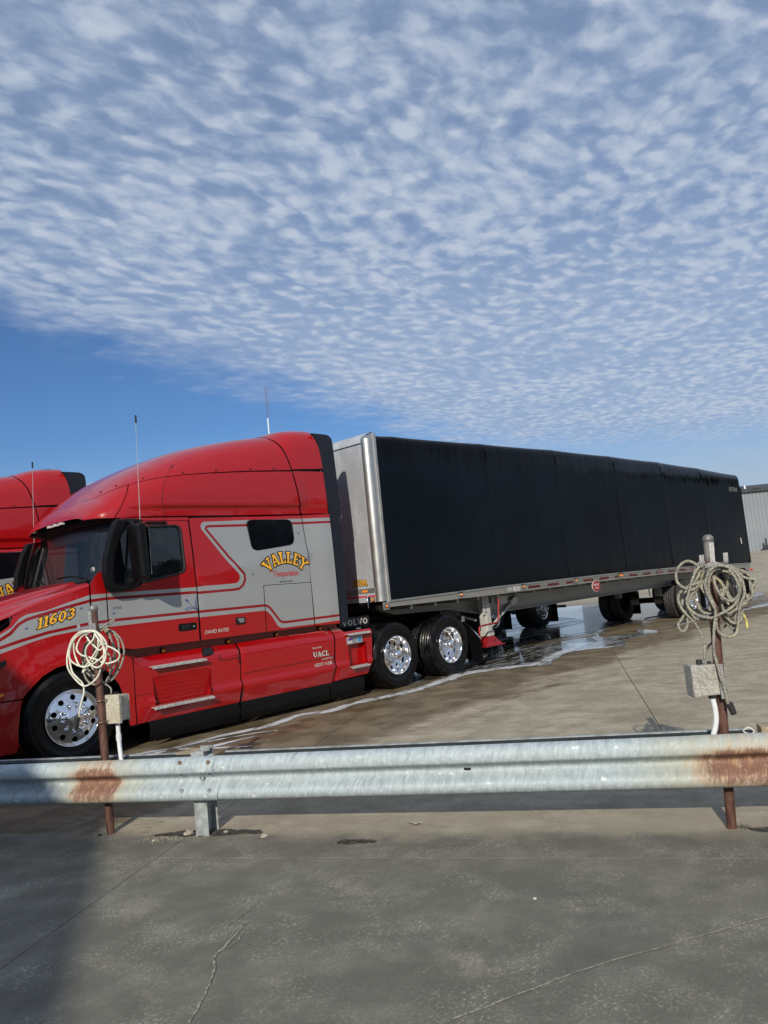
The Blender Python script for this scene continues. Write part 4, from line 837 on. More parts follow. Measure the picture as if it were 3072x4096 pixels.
for i in range(141):
    s_ = -8.9+i*.345
    if pn is None:
        q = MB(); q.hexa([tuple(bd*a+bn*n+Vector((0, 0, z))) for z in (zb0-.2, 7.0) for a, n in ((0, -.045), (.31, -.045), (.335, 0), (-.025, 0))]); pn = q.build('cladding_panel', M['wall'], b); pn.location = Vector(bp(s_, 0, 0))
    else:
        c = pn.copy(); COL.objects.link(c); c.parent = b; c.location = Vector(bp(s_, 0, 0))
mb = MB(); mb.hexa([bp(-9.3, -.35, 7.0), bp(40.3, -.35, 7.0), bp(40.3, 9, 8.1), bp(-9.3, 9, 8.1), bp(-9.3, -.35, 7.28), bp(40.3, -.35, 7.28), bp(40.3, 9, 8.4), bp(-9.3, 9, 8.4)]); mb.build('roof', M['roofdark'], b)
mb = MB(); 
for i in range(32): s_ = -8.5+i*1.5; mb.hexa([bp(s_, -.42, 7.27), bp(s_+random.uniform(.4, 1.1), -.42, 7.27), bp(s_+.8, -.1, 7.27), bp(s_, -.1, 7.27), bp(s_, -.40, 7.36), bp(s_+.6, -.40, 7.38), bp(s_+.6, -.1, 7.36), bp(s_, -.1, 7.36)])
mb.build('roof_ridge_caps', M['roofdark'], b, kind='stuff')
MB().cyl(bp(1.6, .6, 7.3), bp(1.55, .6, 7.95), .07, 10).build('flue', M['ink'], b); MB().cyl(bp(3.3, .8, 7.3), bp(3.3, .8, 7.75), .12, 10, .06).build('vent_pipe', M['mastw'], b)
mb = MB(); mb.hexa([bp(-9, -.30, zb0-.3), bp(40, -.30, zb0-.3), bp(40, -.047, zb0-.3), bp(-9, -.047, zb0-.3), bp(-9, -.30, zb0+.0), bp(40, -.30, zb0+.12), bp(40, -.047, zb0+.12), bp(-9, -.047, zb0+.0)]); mb.build('footing', M['crack'], b)
pb = thing('utility_box', 'small dark box with a pipe standing against the grey metal building', 'utility box', Vector(bp(3.9, -.7, 0))+b.location+Vector((0, 0, zb0)))
MB().box(-.5, .3, -.25, .25, 0, .55).build('box', M['roofdark'], pb, bevel=.03); MB().cyl((-.25, 0, .5), (-.28, 0, 1.15), .09, 10).build('pipe', M['roofdark'], pb)
# ---- guyed mast far behind the cab
ms = thing('radio_mast', 'thin guyed radio mast with white lower part rising above the red cab roof', 'mast', (132.4, 163.6, 1.5))
lat = MB(); 
for k in range(3):
    a = k*2*PI/3; lat.cyl((.20*math.cos(a), .20*math.sin(a), 51.6), (.14*math.cos(a), .14*math.sin(a), 61.0), .035, 5)
for i in range(30):
    z = 51.6+i*.31; a = (i % 3)*2*PI/3; lat.cyl((.19*math.cos(a), .19*math.sin(a), z), (.19*math.cos(a+2.09), .19*math.sin(a+2.09), z+.31), .03, 4)
lat.build('lattice', M['mast'], ms); MB().cyl((0, 0, 0), (0, 0, 51.6), .24, 10, .18).build('white_section', M['mastw'], ms)
rv = Vector((.69, -.72, 0))
for i, zz in enumerate((60.0, 58.4, 56.8, 55.2, 53.6)):
    MB().cyl(tuple(rv*.15+Vector((0, 0, zz))), tuple(rv*.75+Vector((0, 0, zz-.1))), .05, 5).cyl(tuple(rv*.72+Vector((0, 0, zz-.35))), tuple(rv*.72+Vector((0, 0, zz+.25))), .05, 5).build('aerial', M['mast'], ms)
for sg in (-1, 1): MB().cyl((0, 0, 58.5), tuple(rv*22*sg+Vector((0, 0, 1))), .010, 4).build('guy_wire', M['galv2'], ms)
# ---- hard hat left on the far seat side of the cab
hh = MB().lathe([(.15, 0), (.148, .01), (.125, .02), (.120, .07), (.095, .12), (.05, .145), (.0005, .15)], (0, 0, 0), 24, axis='z').build('hard_hat', M['hivis']); hh.location = (1.28, .62, 2.02); tag(hh, 'yellow green hard hat behind the driver side window of the near red cab', 'hard hat')
# ---- loose bits on the ground
def rock(x, y, r, label, m_='stone', flat=.6, z=0):
    bm = bmesh.new(); bmesh.ops.create_icosphere(bm, subdivisions=2, radius=r)
    for v_ in bm.verts: v_.co *= random.uniform(.75, 1.2); v_.co.z *= flat
    me = bpy.data.meshes.new('stone'); bm.to_mesh(me); bm.free(); me.materials.append(M[m_]); o = bpy.data.objects.new('stone', me); COL.objects.link(o); o.location = (x, y, z+r*flat*.35); o.rotation_euler[2] = random.uniform(0, 6); tag(o, label, 'stone'); return o
def rq(s_, n): p = rp(s_, n, 0); return p[0], p[1]
rock(*rq(.66, .03), .038, 'flat pale stone at the left foot of the galvanised post')
rock(*rq(1.27, .10), .024, 'lone pale stone on the concrete to the right of the galvanised post')
rock(*rq(.47, .17), .014, 'small stone amid the grit left of the galvanised post')
rock(*rq(-.06, .045), .016, 'dark little stone against the foot of the left pipe post', 'dirt')
rock(*rq(.93, .00), .018, 'small pale stone just right of the galvanised post')
rock(*rq(3.15, 1.03), .009, 'tiny white pebble on the open grey concrete', 'paperw')
def leaf(s_, n, L_, w_, ang, label, m_='paperw', name='leaf'):
    mb = MB(); k = 8; rows = []
    for i in range(k+1):
        t = i/k; ww = w_*math.sin(PI*t)**.7; rows.append([(L_*(t-.5), ww*(j-1), .004+.010*(j != 1)*math.sin(PI*t)+.006*math.sin(t*9)) for j in range(3)])
    mb.grid(rows); o = mb.build(name, M[m_]); x, y = rq(s_, n); o.location = (x, y, .004); o.rotation_euler[2] = ang; tag(o, label, 'leaf' if name == 'leaf' else 'scrap'); return o
leaf(2.27, -.11, .11, .013, math.atan2(US.y, US.x)-.1, 'dry curled pale leaf lying just beyond the guardrail shadow', 'stone')
leaf(4.66, -.02, .26, .035, math.atan2(US.y, US.x)-.45, 'split pale wood scrap lying at the right edge of the picture', 'paperw', 'wood_scrap')
def scatter(name, m_, n, fs, r0, r1):
    mb = MB()
    for _ in range(n):
        s_, nn = fs(); x, y = rq(s_, nn); r = random.uniform(r0, r1); a = random.uniform(0, 6)
        pts = [(x+r*math.cos(a+k*2.1)*random.uniform(.7, 1.2), y+r*math.sin(a+k*2.1)*random.uniform(.7, 1.2), .001) for k in range(3)]
        mb.add(pts+[(x, y, r*.9)], [(0, 1, 3), (1, 2, 3), (2, 0, 3)])
    return mb.build(name, m_, None, kind='stuff', fix=False)
gs = random.gauss
scatter('gravel', M['stone'], 420, lambda: (gs(.52, .13), gs(.12, .05)), .0015, .0055)
scatter('gravel', M['stone'], 260, lambda: (random.uniform(-1.2, 4.8), gs(.10, .13)), .001, .0045)
scatter('gravel', M['stone'], 420, lambda: (random.uniform(-2.2, 5.0), random.uniform(.1, 3.2)), .0008, .0028)
def patch(pts, m_, name):
    vs, fs = sheet(blob([rq(a, b_) for a, b_ in pts], .0045, .008, 5)); o = MB().add(vs, fs).build(name, m_, None, kind='stuff'); return o
patch([(.38, .06), (.50, .00), (.62, -.05), (.75, -.04), (.86, -.06), (1.0, -.04), (1.16, -.03), (1.22, .03), (1.05, .05), (.90, .07), (.70, .08), (.55, .08)], M['dirt'], 'dark_silt')
patch([(4.29, .03), (4.40, -.01), (4.55, -.04), (4.9, -.02), (5.0, .2), (4.75, .26), (4.55, .17), (4.42, .10)], M['dirt'], 'dark_silt')
patch([(1.83, .20), (1.92, .17), (2.08, .18), (2.05, .23), (1.88, .24)], M['dirt'], 'dark_silt')
wd = MB()
for _ in range(60):
    x, y = rq(gs(4.27, .02), gs(.0, .02)); h = random.uniform(.01, .035); a = random.uniform(0, 6); wd.add([(x, y, 0), (x+.003, y, 0), (x+.014*math.cos(a), y+.014*math.sin(a), h)], [(0, 1, 2)])
wd.build('weeds', M['weed'], None, kind='stuff')
# ---- building behind the photographer that shades the left of the yard
E0 = Vector((1.17, 1.14, 0)) - Vector((math.cos(AZ), math.sin(AZ), 0))*(8.0/math.tan(EL)); ed = Vector((.49, .87, 0)).normalized(); en_ = Vector((-ed.y, ed.x, 0))
wh = thing('metal_building', 'tall grey metal shed standing behind the photographer, seen only by its shadow', 'building', E0-ed*30)
def wp(a, n, z): p = ed*a+en_*n; return (p.x, p.y, z)
mb = MB(); mb.hexa([wp(0, 0, -.2), wp(32, 0, -.2), wp(32, 12, -.2), wp(0, 12, -.2), wp(0, 0, 8.0), wp(32, 0, 8.0), wp(32, 12, 8.0), wp(0, 12, 8.0)]); mb.build('wall', M['wall'], wh)
mb = MB(); mb.hexa([wp(-.3, .05, 8.0), wp(32, .05, 8.0), wp(32, 12.3, 8.0), wp(-.3, 12.3, 8.0), wp(-.3, 2, 8.05), wp(32, 2, 8.05), wp(32, 10, 8.05), wp(-.3, 10, 8.05)]); mb.build('roof', M['roofdark'], wh)

# ---- trees round the far side of the yard behind the photographer (they show in the chrome, glass and tarpaulin)
def make_tree(seed):
    rd = random.Random(seed); t = thing('tree', 'dark leafy tree in the row beyond the yard behind the photographer', 'tree', (0, 0, 0), 'trees beyond the yard')
    tr_ = MB(); tr_.tube([(0, 0, -.3), (.1, .05, 2.5), (0, .2, 5.5)], lambda q: .28-.16*q, 8, sub=2)
    for k in range(7):
        a = k*.9; tr_.tube([(0, .1, 3+.4*k), (1.3*math.cos(a), 1.3*math.sin(a), 4.5+.5*k), (2.3*math.cos(a), 2.3*math.sin(a), 6+.5*k)], lambda q: .10-.07*q, 5, sub=2)
    tr_.build('trunk', M['bark'], t)
    cr = MB(); blobs = [(rd.gauss(0, 1.7), rd.gauss(0, 1.7), rd.uniform(4, 10.5), rd.uniform(1.2, 2.2)) for _ in range(16)]
    for _ in range(2600):
        bx, by, bz, br_ = rd.choice(blobs); d = Vector((rd.gauss(0, 1), rd.gauss(0, 1), rd.gauss(0, 1))).normalized()*br_*rd.uniform(.6, 1.05); p = Vector((bx, by, bz))+d
        u = Vector((rd.gauss(0, 1), rd.gauss(0, 1), rd.gauss(0, 1))).normalized(); w_ = u.orthogonal().normalized()*.22; u = u*.34
        cr.add([tuple(p-u), tuple(p+w_), tuple(p+u), tuple(p-w_)], [(0, 1, 2, 3)])
    cr.build('crown', M['leaf'], t, fix=False); return t
protos = [make_tree(k) for k in range(3)]; ti = 0
for a0, a1, n in ((-95, 2, 26), (160, 235, 14)):
    for i in range(n):
        a = R(lerp(a0, a1, i/(n-1))+random.uniform(-1, 1)); d = random.uniform(66, 84); x = -3.6+d*math.cos(a); y = -8.3+d*math.sin(a)
        o = protos[ti] if ti < 3 else copy_tree(protos[ti % 3]); ti += 1
        o.location = (x, y, gz(x, y)-.2); o.rotation_euler[2] = random.uniform(0, 6); k = random.uniform(.75, 1.15); o.scale = (k, k, k)
# ================================================================ TRACTOR
CREZ = [(1.7, 2.05), (2.128, 2.108), (2.739, 2.18), (3.387, 2.245), (3.52, 2.25)]
def YS(x, z):
    t = max(0, min(1, (z-1.15)/1.6)); y = .03 + .055*t*t
    if x < .30: q = .30-x; y += .02*q + .055*q*q + (.09*max(0, z-1.30)**1.6*min(1, q*2))
    if x < .25 and z < 1.35:      # wheel-arch flare
        r = math.hypot(x-.02, z-.52); y -= .035*max(0, 1-abs(r-.62)/.16) if z > .3 else 0
    if 1.66 < x < 3.52: d = tab(x, CREZ)-z; y -= .014*max(0, min(1, .5+d/.08))*max(0, 1-max(0, d)/.9)
    if x > 3.515: y -= .045*min(1, (x-3.515)/.30)
    return y
def YG(x, z):           # lower side fairings, faceted
    y = tab(z, [(.26, .085), (.30, .065), (.50, .0), (.525, -.012), (.545, .022), (.62, .030), (.66, .028), (.93, .035), (.965, .05), (1.06, .15)])
    if x < 1.0: y = lerp(.031, y, max(0, (x-.74)/.26))
    if x < 2.17 and x > 1.78 and z < .8: y -= 0
    e = min(abs(x-2.225), abs(x-3.83))
    return y + (.02*max(0, 1-e/.05) if x > 2.2 else 0)
def arc(cx, cz, r, a0, a1, n=14): return [(cx+r*math.cos(R(lerp(a0, a1, i/n))), cz+r*math.sin(R(lerp(a0, a1, i/n)))) for i in range(n+1)]
def wheel(kind, x, root, side, dusty=False):
    """side +1: near side face at y=.02 looking to -y; -1: far side"""
    yc = .03 if side > 0 else 2.47; sg = 1 if side > 0 else -1
    rt = .51; yc = yc + (.11 if side < 0 and dusty else 0)
    def yy(h): return yc+sg*h
    w_ = .28
    def tyreprof(o):
        p = [(.300, .03), (.315, .012), (.34, .008), (.36, .012), (.363, .004), (.40, 0), (.43, .0), (.455, .006), (.463, .002), (.472, .008), (.492, .022), (.505, .034)]
        g = []
        for k in range(5):
            h0 = .036+k*.0525; g += [(rt, h0), (rt, h0+.036), (rt-.013, h0+.039), (rt-.013, h0+.0485)] if k < 4 else [(rt, h0), (rt, h0+.034)]
        q = [(.505, w_-.034), (.492, w_-.022), (.472, w_-.008), (.43, w_), (.36, w_-.012), (.30, w_-.03)]
        return [(r, o+h) for r, h in p+g+q]
    tm = M['dtyre'] if dusty else M['tyre']
    rim = MB(); N_ = 64
    if kind == 'steer':
        pr = [(.300, .035), (.304, .006), (.298, -.002), (.290, .004), (.283, .02), (.275, .026)]
        rim.lathe([(r, yy(h)) for r, h in pr], (x, 0, .51), N_)
        # disc with ten hand holes
        pts = []; ed = []
        def ring(r, n):
            o = len(pts); pts.extend(Vector((r*math.cos(2*PI*i/n), r*math.sin(2*PI*i/n))) for i in range(n)); ed.extend((o+i, o+(i+1) % n) for i in range(n))
        ring(.275, 64); ring(.16, 48); ring(.215, 40); ring(.25, 50)
        hs = []
        for k in range(10):
            a = 2*PI*(k+.5)/10; cx, cz = .222*math.cos(a), .222*math.sin(a); hs.append((cx, cz)); o = len(pts)
            pts.extend(Vector((cx+.030*math.cos(2*PI*i/14), cz+.030*math.sin(2*PI*i/14))) for i in range(14)); ed.extend((o+i, o+(i+1) % 14) for i in range(14))
        V, E_, F, *_ = delaunay_2d_cdt(pts, ed, [], 0, 1e-5); fs = []
        for f in F:
            c = sum((V[i] for i in f), Vector((0, 0)))/3
            if .16 < c.length < .2755 and all((c-Vector(h)).length > .0297 for h in hs): fs.append(tuple(f))
        disc = lambda r: tab(r, [(.16, -.035), (.19, -.022), (.215, -.012), (.25, .004), (.275, .026)])
        rim.add([(x+v.x, yy(disc(v.length)), .51+v.y) for v in V], fs, 0, True)
        for h in hs: rim.cyl((x+h[0], yy(disc(.222)), .51+h[1]), (x+h[0], yy(.05), .51+h[1]), .030, 14, caps=False)
    else:
        pr = [(.300, .035), (.304, .006), (.298, -.004), (.289, .004), (.280, .03), (.268, .06), (.262, .13), (.255, .165), (.245, .175)]
        rim.lathe([(r, yy(h)) for r, h in pr], (x, 0, .51), N_)
        pts = []; ed = []
        def ring(r, n):
            o = len(pts); pts.extend(Vector((r*math.cos(2*PI*i/n), r*math.sin(2*PI*i/n))) for i in range(n)); ed.extend((o+i, o+(i+1) % n) for i in range(n))
        ring(.245, 64); ring(.09, 32); hs = []
        for k in range(10):
            a = 2*PI*(k+.5)/10; cx, cz = .195*math.cos(a), .195*math.sin(a); hs.append((cx, cz)); o = len(pts)
            pts.extend(Vector((cx+.026*math.cos(2*PI*i/14), cz+.026*math.sin(2*PI*i/14))) for i in range(14)); ed.extend((o+i, o+(i+1) % 14) for i in range(14))
        V, E_, F, *_ = delaunay_2d_cdt(pts, ed, [], 0, 1e-5); fs = []
        for f in F:
            c = sum((V[i] for i in f), Vector((0, 0)))/3
            if .09 < c.length < .2455 and all((c-Vector(h)).length > .0258 for h in hs): fs.append(tuple(f))
        disc = lambda r: tab(r, [(.09, .15), (.16, .15), (.175, .16), (.245, .175)])
        rim.add([(x+v.x, yy(disc(v.length)), .51+v.y) for v in V], fs, 0, True)
    r_ = rim.build('wheel', M['chrome'], root)
    t_ = MB().lathe([(r, yy(h)) for r, h in tyreprof(0)], (x, 0, .51), 72); t_.build('tyre', tm, r_)
    if kind != 'steer': MB().lathe([(r, yy(h+.34)) for r, h in tyreprof(0)], (x, 0, .51), 64).build('tyre', tm, r_)
    # dark drum behind the disc
    dr = MB(); dr.cyl((x, yy(.09 if kind == 'steer' else .22), .51), (x, yy(.30 if kind == 'steer' else .60), .51), .27, 32); dr.build('brake_drum', M['dark'], r_)
    hub = MB()
    if kind == 'steer':
        hub.lathe([(.172, yy(-.022)), (.168, yy(-.034)), (.15, yy(-.044)), (.122, yy(-.050)), (.108, yy(-.062)), (.085, yy(-.078)), (.055, yy(-.089)), (.025, yy(-.094)), (.001, yy(-.0955))], (x, 0, .51), 40)
        h_ = hub.build('hub_cover', M['chrome'], r_)
        nr = .143; d0, d1 = -.036, -.082; rr = .015
    else:
        hub.lathe([(.092, yy(.15)), (.088, yy(.05)), (.082, yy(.035)), (.078, yy(-.02)), (.06, yy(-.036)), (.001, yy(-.044))], (x, 0, .51), 36)
        h_ = hub.build('hub_cover', M['chrome'], r_)
        nr = .142; d0, d1 = .15, .13; rr = .010
    for k in range(10):
        a = 2*PI*(k+.2)/10; cx, cz = x+nr*math.cos(a), .51+nr*math.sin(a)
        nb = MB().lathe([(rr*1.35, yy(d0)), (rr*1.3, yy(lerp(d0, d1, .18))), (rr, yy(lerp(d0, d1, .3))), (rr, yy(lerp(d0, d1, .8))), (rr*.7, yy(d1)), (.0005, yy(d1-.002))], (cx, 0, cz), 10)
        nb.build('lug_nut', M['chrome'], r_)
    return r_
def roofP(x, th):
    """roof shell section at station x, angle th 0 (near eave) .. pi (far eave)"""
    w_ = tab(x, WT); zb = tab(x, ZB); H = tab(x, HT); n = tab(x, NTB)
    c = math.cos(th); s_ = math.sin(th); e = 2/n
    z = zb + (H-zb)*abs(s_)**e
    under = tab(x, [(.75, 0), (1.3, 1), (3.42, 1), (3.60, .2), (4, .2)]); q = max(0, min(1, (z-(2.80+.012*(x-1)))/.05)); q = q*q*(3-2*q)
    q2 = max(0, min(1, (3.5-z)/.5)); w_ += .036*under*q*q2
    y = 1.25 - w_*math.copysign(abs(c)**e, c)
    return (x, y, z)
WT = stab([(.43, .78), (.46, .90), (.53, 1.02), (.64, 1.09), (.80, 1.14), (1.1, 1.165), (1.6, 1.17), (3.2, 1.172), (4.0, 1.175)])
ZB = [(.43, 2.715), (.70, 2.70), (1.1, 2.715), (2.6, 2.73), (4.0, 2.755)]
HT = stab([(.43, 2.775), (.46, 2.84), (.53, 2.935), (.64, 3.03), (.80, 3.17), (1.1, 3.37), (1.6, 3.60), (2.1, 3.755), (2.7, 3.885), (3.2, 3.965), (3.6, 4.03), (4.0, 4.04)])
NTB = [(.43, 2.3), (.6, 2.6), (1.0, 3.0), (1.6, 3.6), (2.6, 4.4), (3.2, 5.0), (3.6, 7.0), (4.0, 8.0)]
def th_at(x, z):
    lo, hi = 0, PI/2
    for _ in range(24):
        m_ = (lo+hi)/2
        if roofP(x, m_)[2] < z: lo = m_
        else: hi = m_
    return lo
SEAM = stab([(.62, 2.99), (.80, 3.08), (.94, 3.13), (1.2, 3.19), (1.46, 3.23), (1.82, 3.27), (2.6, 3.33), (3.37, 3.37), (4.0, 3.39)])
def roofY(x, z): return roofP(x, th_at(x, z))[1]
def roof_band(name, x0f, x1f, t0f, t1f, root, m_, nu=24, nv=12, off=0., mir=False, lift=0., byz=False):
    rows = []
    for j in range(nv+1):
        v = j/nv; row = []
        for i in range(nu+1):
            x = lerp(x0f(v), x1f(v), i/nu); th = th_at(x, lerp(tab(x, ZB), roofP(x, t1f(x))[2], v)) if byz else lerp(t0f(x), t1f(x), v); p = roofP(x, th)
            y, z = p[1], p[2]
            if off:
                y = 1.25+(y-1.25)*(1-off/1.2); z = z-off if z > 3.0 else z
            if lift:
                k = tab(x, [(3.15, 0), (3.45, 1), (4, 1)]); y = 1.25+(y-1.25)*(1+.012*k); z = z+lift*k*min(1, max(0, (z-3.3)/.4))
            row.append((x, 2.5-y if mir else y, z))
        rows.append(row)
    return MB().grid(rows, 0, True).build(name, m_, root)
def screw(mb, x, z, Y): mb.cyl((x, Y(x, z)+.002, z), (x, Y(x, z)-.010, z), .011, 8)
DOOR_WIN = [(.52, 1.915), (.525, 2.2), (.59, 2.42), (.68, 2.57), (.80, 2.585)]+DOOR_WIN[3:]
def make_tractor(main=True):
    t = thing('semi_truck', 'red semi truck tractor with silver stripes, its front wheel behind the left brown post', 'truck')
    PM = [M['red'], M['silver'], M['dkred']]
    up = (thicken(RED_UP, .034), 2); lowl = (thicken(RED_LOW, .034), 2)
    hup = thicken([(x, z) for x, z in RED_UP if x < 1.64], .034)
    SIL = SILVER
    # silver outlines of the thin inner line are cut into every panel they cross
    P_ = [(SIL, 1), up, lowl]
    # ---- bonnet side and wing
    arch = [(-.56, .30), (-.545, .52), (-.50, .74), (-.42, .89), (-.30, 1.00), (-.15, 1.07), (.0, 1.09), (.16, 1.075), (.32, 1.02), (.45, .92), (.55, .77), (.60, .60), (.63, .45), (.645, .30)]
    wing = [(-1.42, .80), (-.51, .80)] + [p for p in arch if p[1] > .81 and p[0] < 0] + arch[6:] + [(.72, .30), (.725, .95), (.72, 1.04), (.52, 1.16), (.255, 1.33), (.262, 1.905), (.10, 1.865), (-.15, 1.79), (-.40, 1.715), (-.55, 1.655), (-.585, 1.56), (-.72, 1.475), (-1.0, 1.40), (-1.42, 1.25)]
    for mir in (False, True):
        wg = panel('wing', wing, YS, PM, t, paints=P_, mirror=mir, thick=.03)
        panel('bumper', [(-1.45, .26), (-.575, .26), (-.56, .50), (-.53, .70), (-.505, .785), (-1.45, .785)], YS, PM[:1], t, mirror=mir)
        panel('cowl', [(.278, 1.335), (.448, 1.235), (.456, 1.90), (.462, 2.02), (.475, 2.10), (.36, 2.05), (.278, 1.935)], YS, PM, t, paints=P_, mirror=mir)
        # ---- door
        dr = panel('door', [(.465, 1.235), (.56, 1.19), (.74, 1.155), (1.625, 1.15), (1.638, 1.8), (1.61, 2.655), (.62, 2.655), (.545, 2.42), (.475, 2.10), (.468, 1.90)], YS, PM, t, holes=[DOOR_WIN], paints=P_, mirror=mir, thick=.05)
        inner = lambda x, z: YS(x, z)+.018
        panel('window_glass', DOOR_WIN, inner, [M['glass']], dr, mirror=mir, thick=0)
        yy = (lambda y: 2.5-y) if mir else (lambda y: y)
        MB().tube([(x, yy(YS(x, z)+.004), z) for x, z in DOOR_WIN], .016, 6, True, sub=1).build('window_seal', M['rubber'], dr)
        MB().tube([(.812, yy(YS(.8, 2.3)+.006), 2.57), (.70, yy(YS(.7, 2.1)+.006), 1.90)], .012, 6, sub=1).build('window_divider', M['rubber'], dr)
        h = MB(); hx0, hx1, hz0, hz1 = 1.345, 1.59, 1.292, 1.38; pl = rounded([(hx0, hz0), (hx1, hz0), (hx1+.004, hz1), (hx0+.004, hz1)], .015)
        h.prism(pl, yy(YS(1.4, 1.3)+.01), yy(YS(1.4, 1.3)-.008)); hd = h.build('door_handle', M['black'], dr)
        MB().prism(rounded([(1.375, 1.305), (1.50, 1.305), (1.50, 1.365), (1.375, 1.365)], .01), yy(YS(1.4, 1.3)-.006), yy(YS(1.4, 1.3)-.022)).build('handle_grip', M['ink'], hd)
        MB().cyl((1.553, yy(YS(1.5, 1.33)-.006), 1.335), (1.553, yy(YS(1.5, 1.33)-.013), 1.335), .011, 12).build('lock', M['chrome'], hd)
        # ---- sleeper
        sl = panel('sleeper', [(1.652, 1.15), (2.655, 1.145), (2.668, 1.768), (3.508, 1.760), (3.512, 2.0), (3.475, 2.725), (1.63, 2.69), (1.655, 1.8)], YS, PM, t, paints=P_, mirror=mir, thick=.04)
        panel('locker_door', [(2.667, 1.145), (3.506, 1.14), (3.508, 1.752), (2.678, 1.760)], YS, PM, t, paints=P_, mirror=mir, thick=.03)
        panel('sleeper_corner', [(3.522, 1.14), (3.955, 1.125), (3.97, 1.9), (3.985, 2.74), (3.488, 2.728), (3.522, 2.0)], YS, PM, t, paints=P_, mirror=mir, thick=.04)
        sw = MB().prism(rounded(SLEEP_WIN, .03), yy(YS(2.9, 2.4)+.02), yy(YS(2.9, 2.4)-.012)).build('sleeper_window', M['glass_dark'], t, bevel=.006)
        for wx in (2.70, 3.08): MB().cyl((wx, yy(YS(wx, 2.6)-.012), 2.625), (wx, yy(YS(wx, 2.6)-.022), 2.625), .010, 8).build('window_stud', M['black'], sw)
        # ---- strip between door and roof
        panel('roof_rail', [(.70, 2.662), (1.62, 2.662), (1.62, 2.70), (.72, 2.692)], YS, PM[:1], t, mirror=mir, thick=.04)
        # ---- cab extender (dark)
        ex = [(3.83, 3.965), (3.90, 3.90), (3.935, 3.6), (3.955, 3.39), (3.99, 2.755), (4.225, 2.755), (4.225, 3.83), (4.215, 3.91), (4.18, 3.945), (4.12, 3.965)]
        Ye = lambda x, z: .045+.05*max(0, (z-2.75)/1.2)**1.5
        panel('cab_extender', ex, Ye, [M['fair']], t, mirror=mir, thick=.04)
        panel('cab_extender', [(3.99, 2.748), (3.975, 1.9), (3.96, 1.13), (4.175, 1.13), (4.205, 2.0), (4.225, 2.748)], lambda x, z: .035+.02*max(0, (z-1.1)/1.6)-.01*(x-4), [M['fair']], t, mirror=mir, thick=.04)
        # ---- side fairings
        alc1 = [(.985, .545), (1.70, .545), (1.70, .70), (1.62, .72), (.985, .72)]
        f1 = [(.735, .30), (2.165, .30), (2.185, .62), (2.225, 1.04), (1.90, 1.05), (.735, 1.045)]
        al = [(.96, .475), (1.73, .475), (1.76, .78), (1.68, .80), (.96, .80)]
        fr = panel('side_fairing', f1, YG, PM[:1], t, holes=[al], mirror=mir, thick=.04, step=.045)
        # recess round the lower step
        rec = MB(); ybf = lambda z: lerp(.085, .036, (z-.475)/.325); ybk = .1
        for (a, b) in zip(al, al[1:]+al[:1]):
            rec.add([(a[0], yy(YG(*a)), a[1]), (b[0], yy(YG(*b)), b[1]), (b[0], yy(ybf(b[1])), b[1]), (a[0], yy(ybf(a[1])), a[1])], [(0, 1, 2, 3)])
        rec.add([(a[0], yy(ybf(a[1])), a[1]) for a in al], [tuple(range(len(al)))])
        rec.build('step_recess', M['red'], fr)
        tp = MB()
        for i in range(16):
            for j in range(5): tp.cyl((1.02+i*.042+(j % 2)*.02, yy(ybf(.5+j*.05)), .50+j*.05), (1.02+i*.042+(j % 2)*.02, yy(ybf(.5+j*.05)-.003), .50+j*.05), .013, 5)
        tp.build('raised_tread_pattern', M['red'], fr, kind='stuff')
        for (sx0, sx1, sz, out_, dep) in ((.93, 1.665, .925, -.045, .10), (.915, 1.735, .458, -.05, .12)):
            st = MB(); st.box(sx0, sx1, yy(out_), yy(out_+.006), sz-.028, sz-.002); st.box(sx0, sx1, yy(out_+.006), yy(out_+dep), sz-.010, sz-.004)
            n_ = int((sx1-sx0)/.022)
            for i in range(n_):
                xx = sx0+.011+i*.022
                for yo in (.012, .040, .068): st.add([(xx-.008, yy(out_+yo), sz-.004), (xx+.008, yy(out_+yo), sz-.004), (xx, yy(out_+yo), sz+.005), (xx-.008, yy(out_+yo+.010), sz-.004), (xx+.008, yy(out_+yo+.010), sz-.004), (xx, yy(out_+yo+.010), sz+.005)], [(0, 1, 2), (3, 5, 4), (0, 3, 4, 1), (1, 4, 5, 2), (2, 5, 3, 0)])
            st.build('step', M['tread'], fr)
        # deflector cup and small cover
        MB().hexa([(1.66, yy(.02), .95), (1.80, yy(.02), .965), (1.80, yy(.10), .965), (1.66, yy(.10), .95), (1.70, yy(.06), 1.045), (1.82, yy(.06), 1.05), (1.82, yy(.12), 1.05), (1.70, yy(.12), 1.045)]).build('fairing_vent', M['ink'], fr, bevel=.008)
        MB().tube([(1.90, yy(YG(1.9, 1.04)-.001), 1.045), (1.905, yy(YG(1.9, .93)-.001), .93), (1.91, yy(YG(1.9, .87)-.001), .865), (2.205, yy(YG(2.2, .87)-.001), .868)], .005, 4, sub=2).build('panel_seam', M['ink'], fr)
        MB().tube([(.74, yy(YG(.8, .62)-.0005), .618), (.95, yy(YG(.95, .62)-.0005), .62)], .003, 4, sub=1).build('panel_seam', M['ink'], fr)
        f2 = [(2.19, .30), (3.80, .30), (3.835, .62), (3.875, 1.055), (3.86, 1.06), (2.245, 1.045), (2.21, .62)]
        f2o = panel('side_fairing', f2, YG, PM[:1], t, mirror=mir, thick=.04, step=.045)
        MB().tube([(2.235, yy(YG(2.5, .655)-.001), .655), (3.82, yy(YG(3.5, .66)-.001), .665)], .0035, 4, sub=1).build('panel_seam', M['ink'], f2o)
        f3 = [(3.825, .31), (4.50, .325), (4.60, .62), (4.645, .985), (4.10, .985), (4.05, 1.06), (3.895, 1.06), (3.855, .62)]
        al3 = [(4.10, .49), (4.47, .49), (4.49, .80), (4.12, .80)]
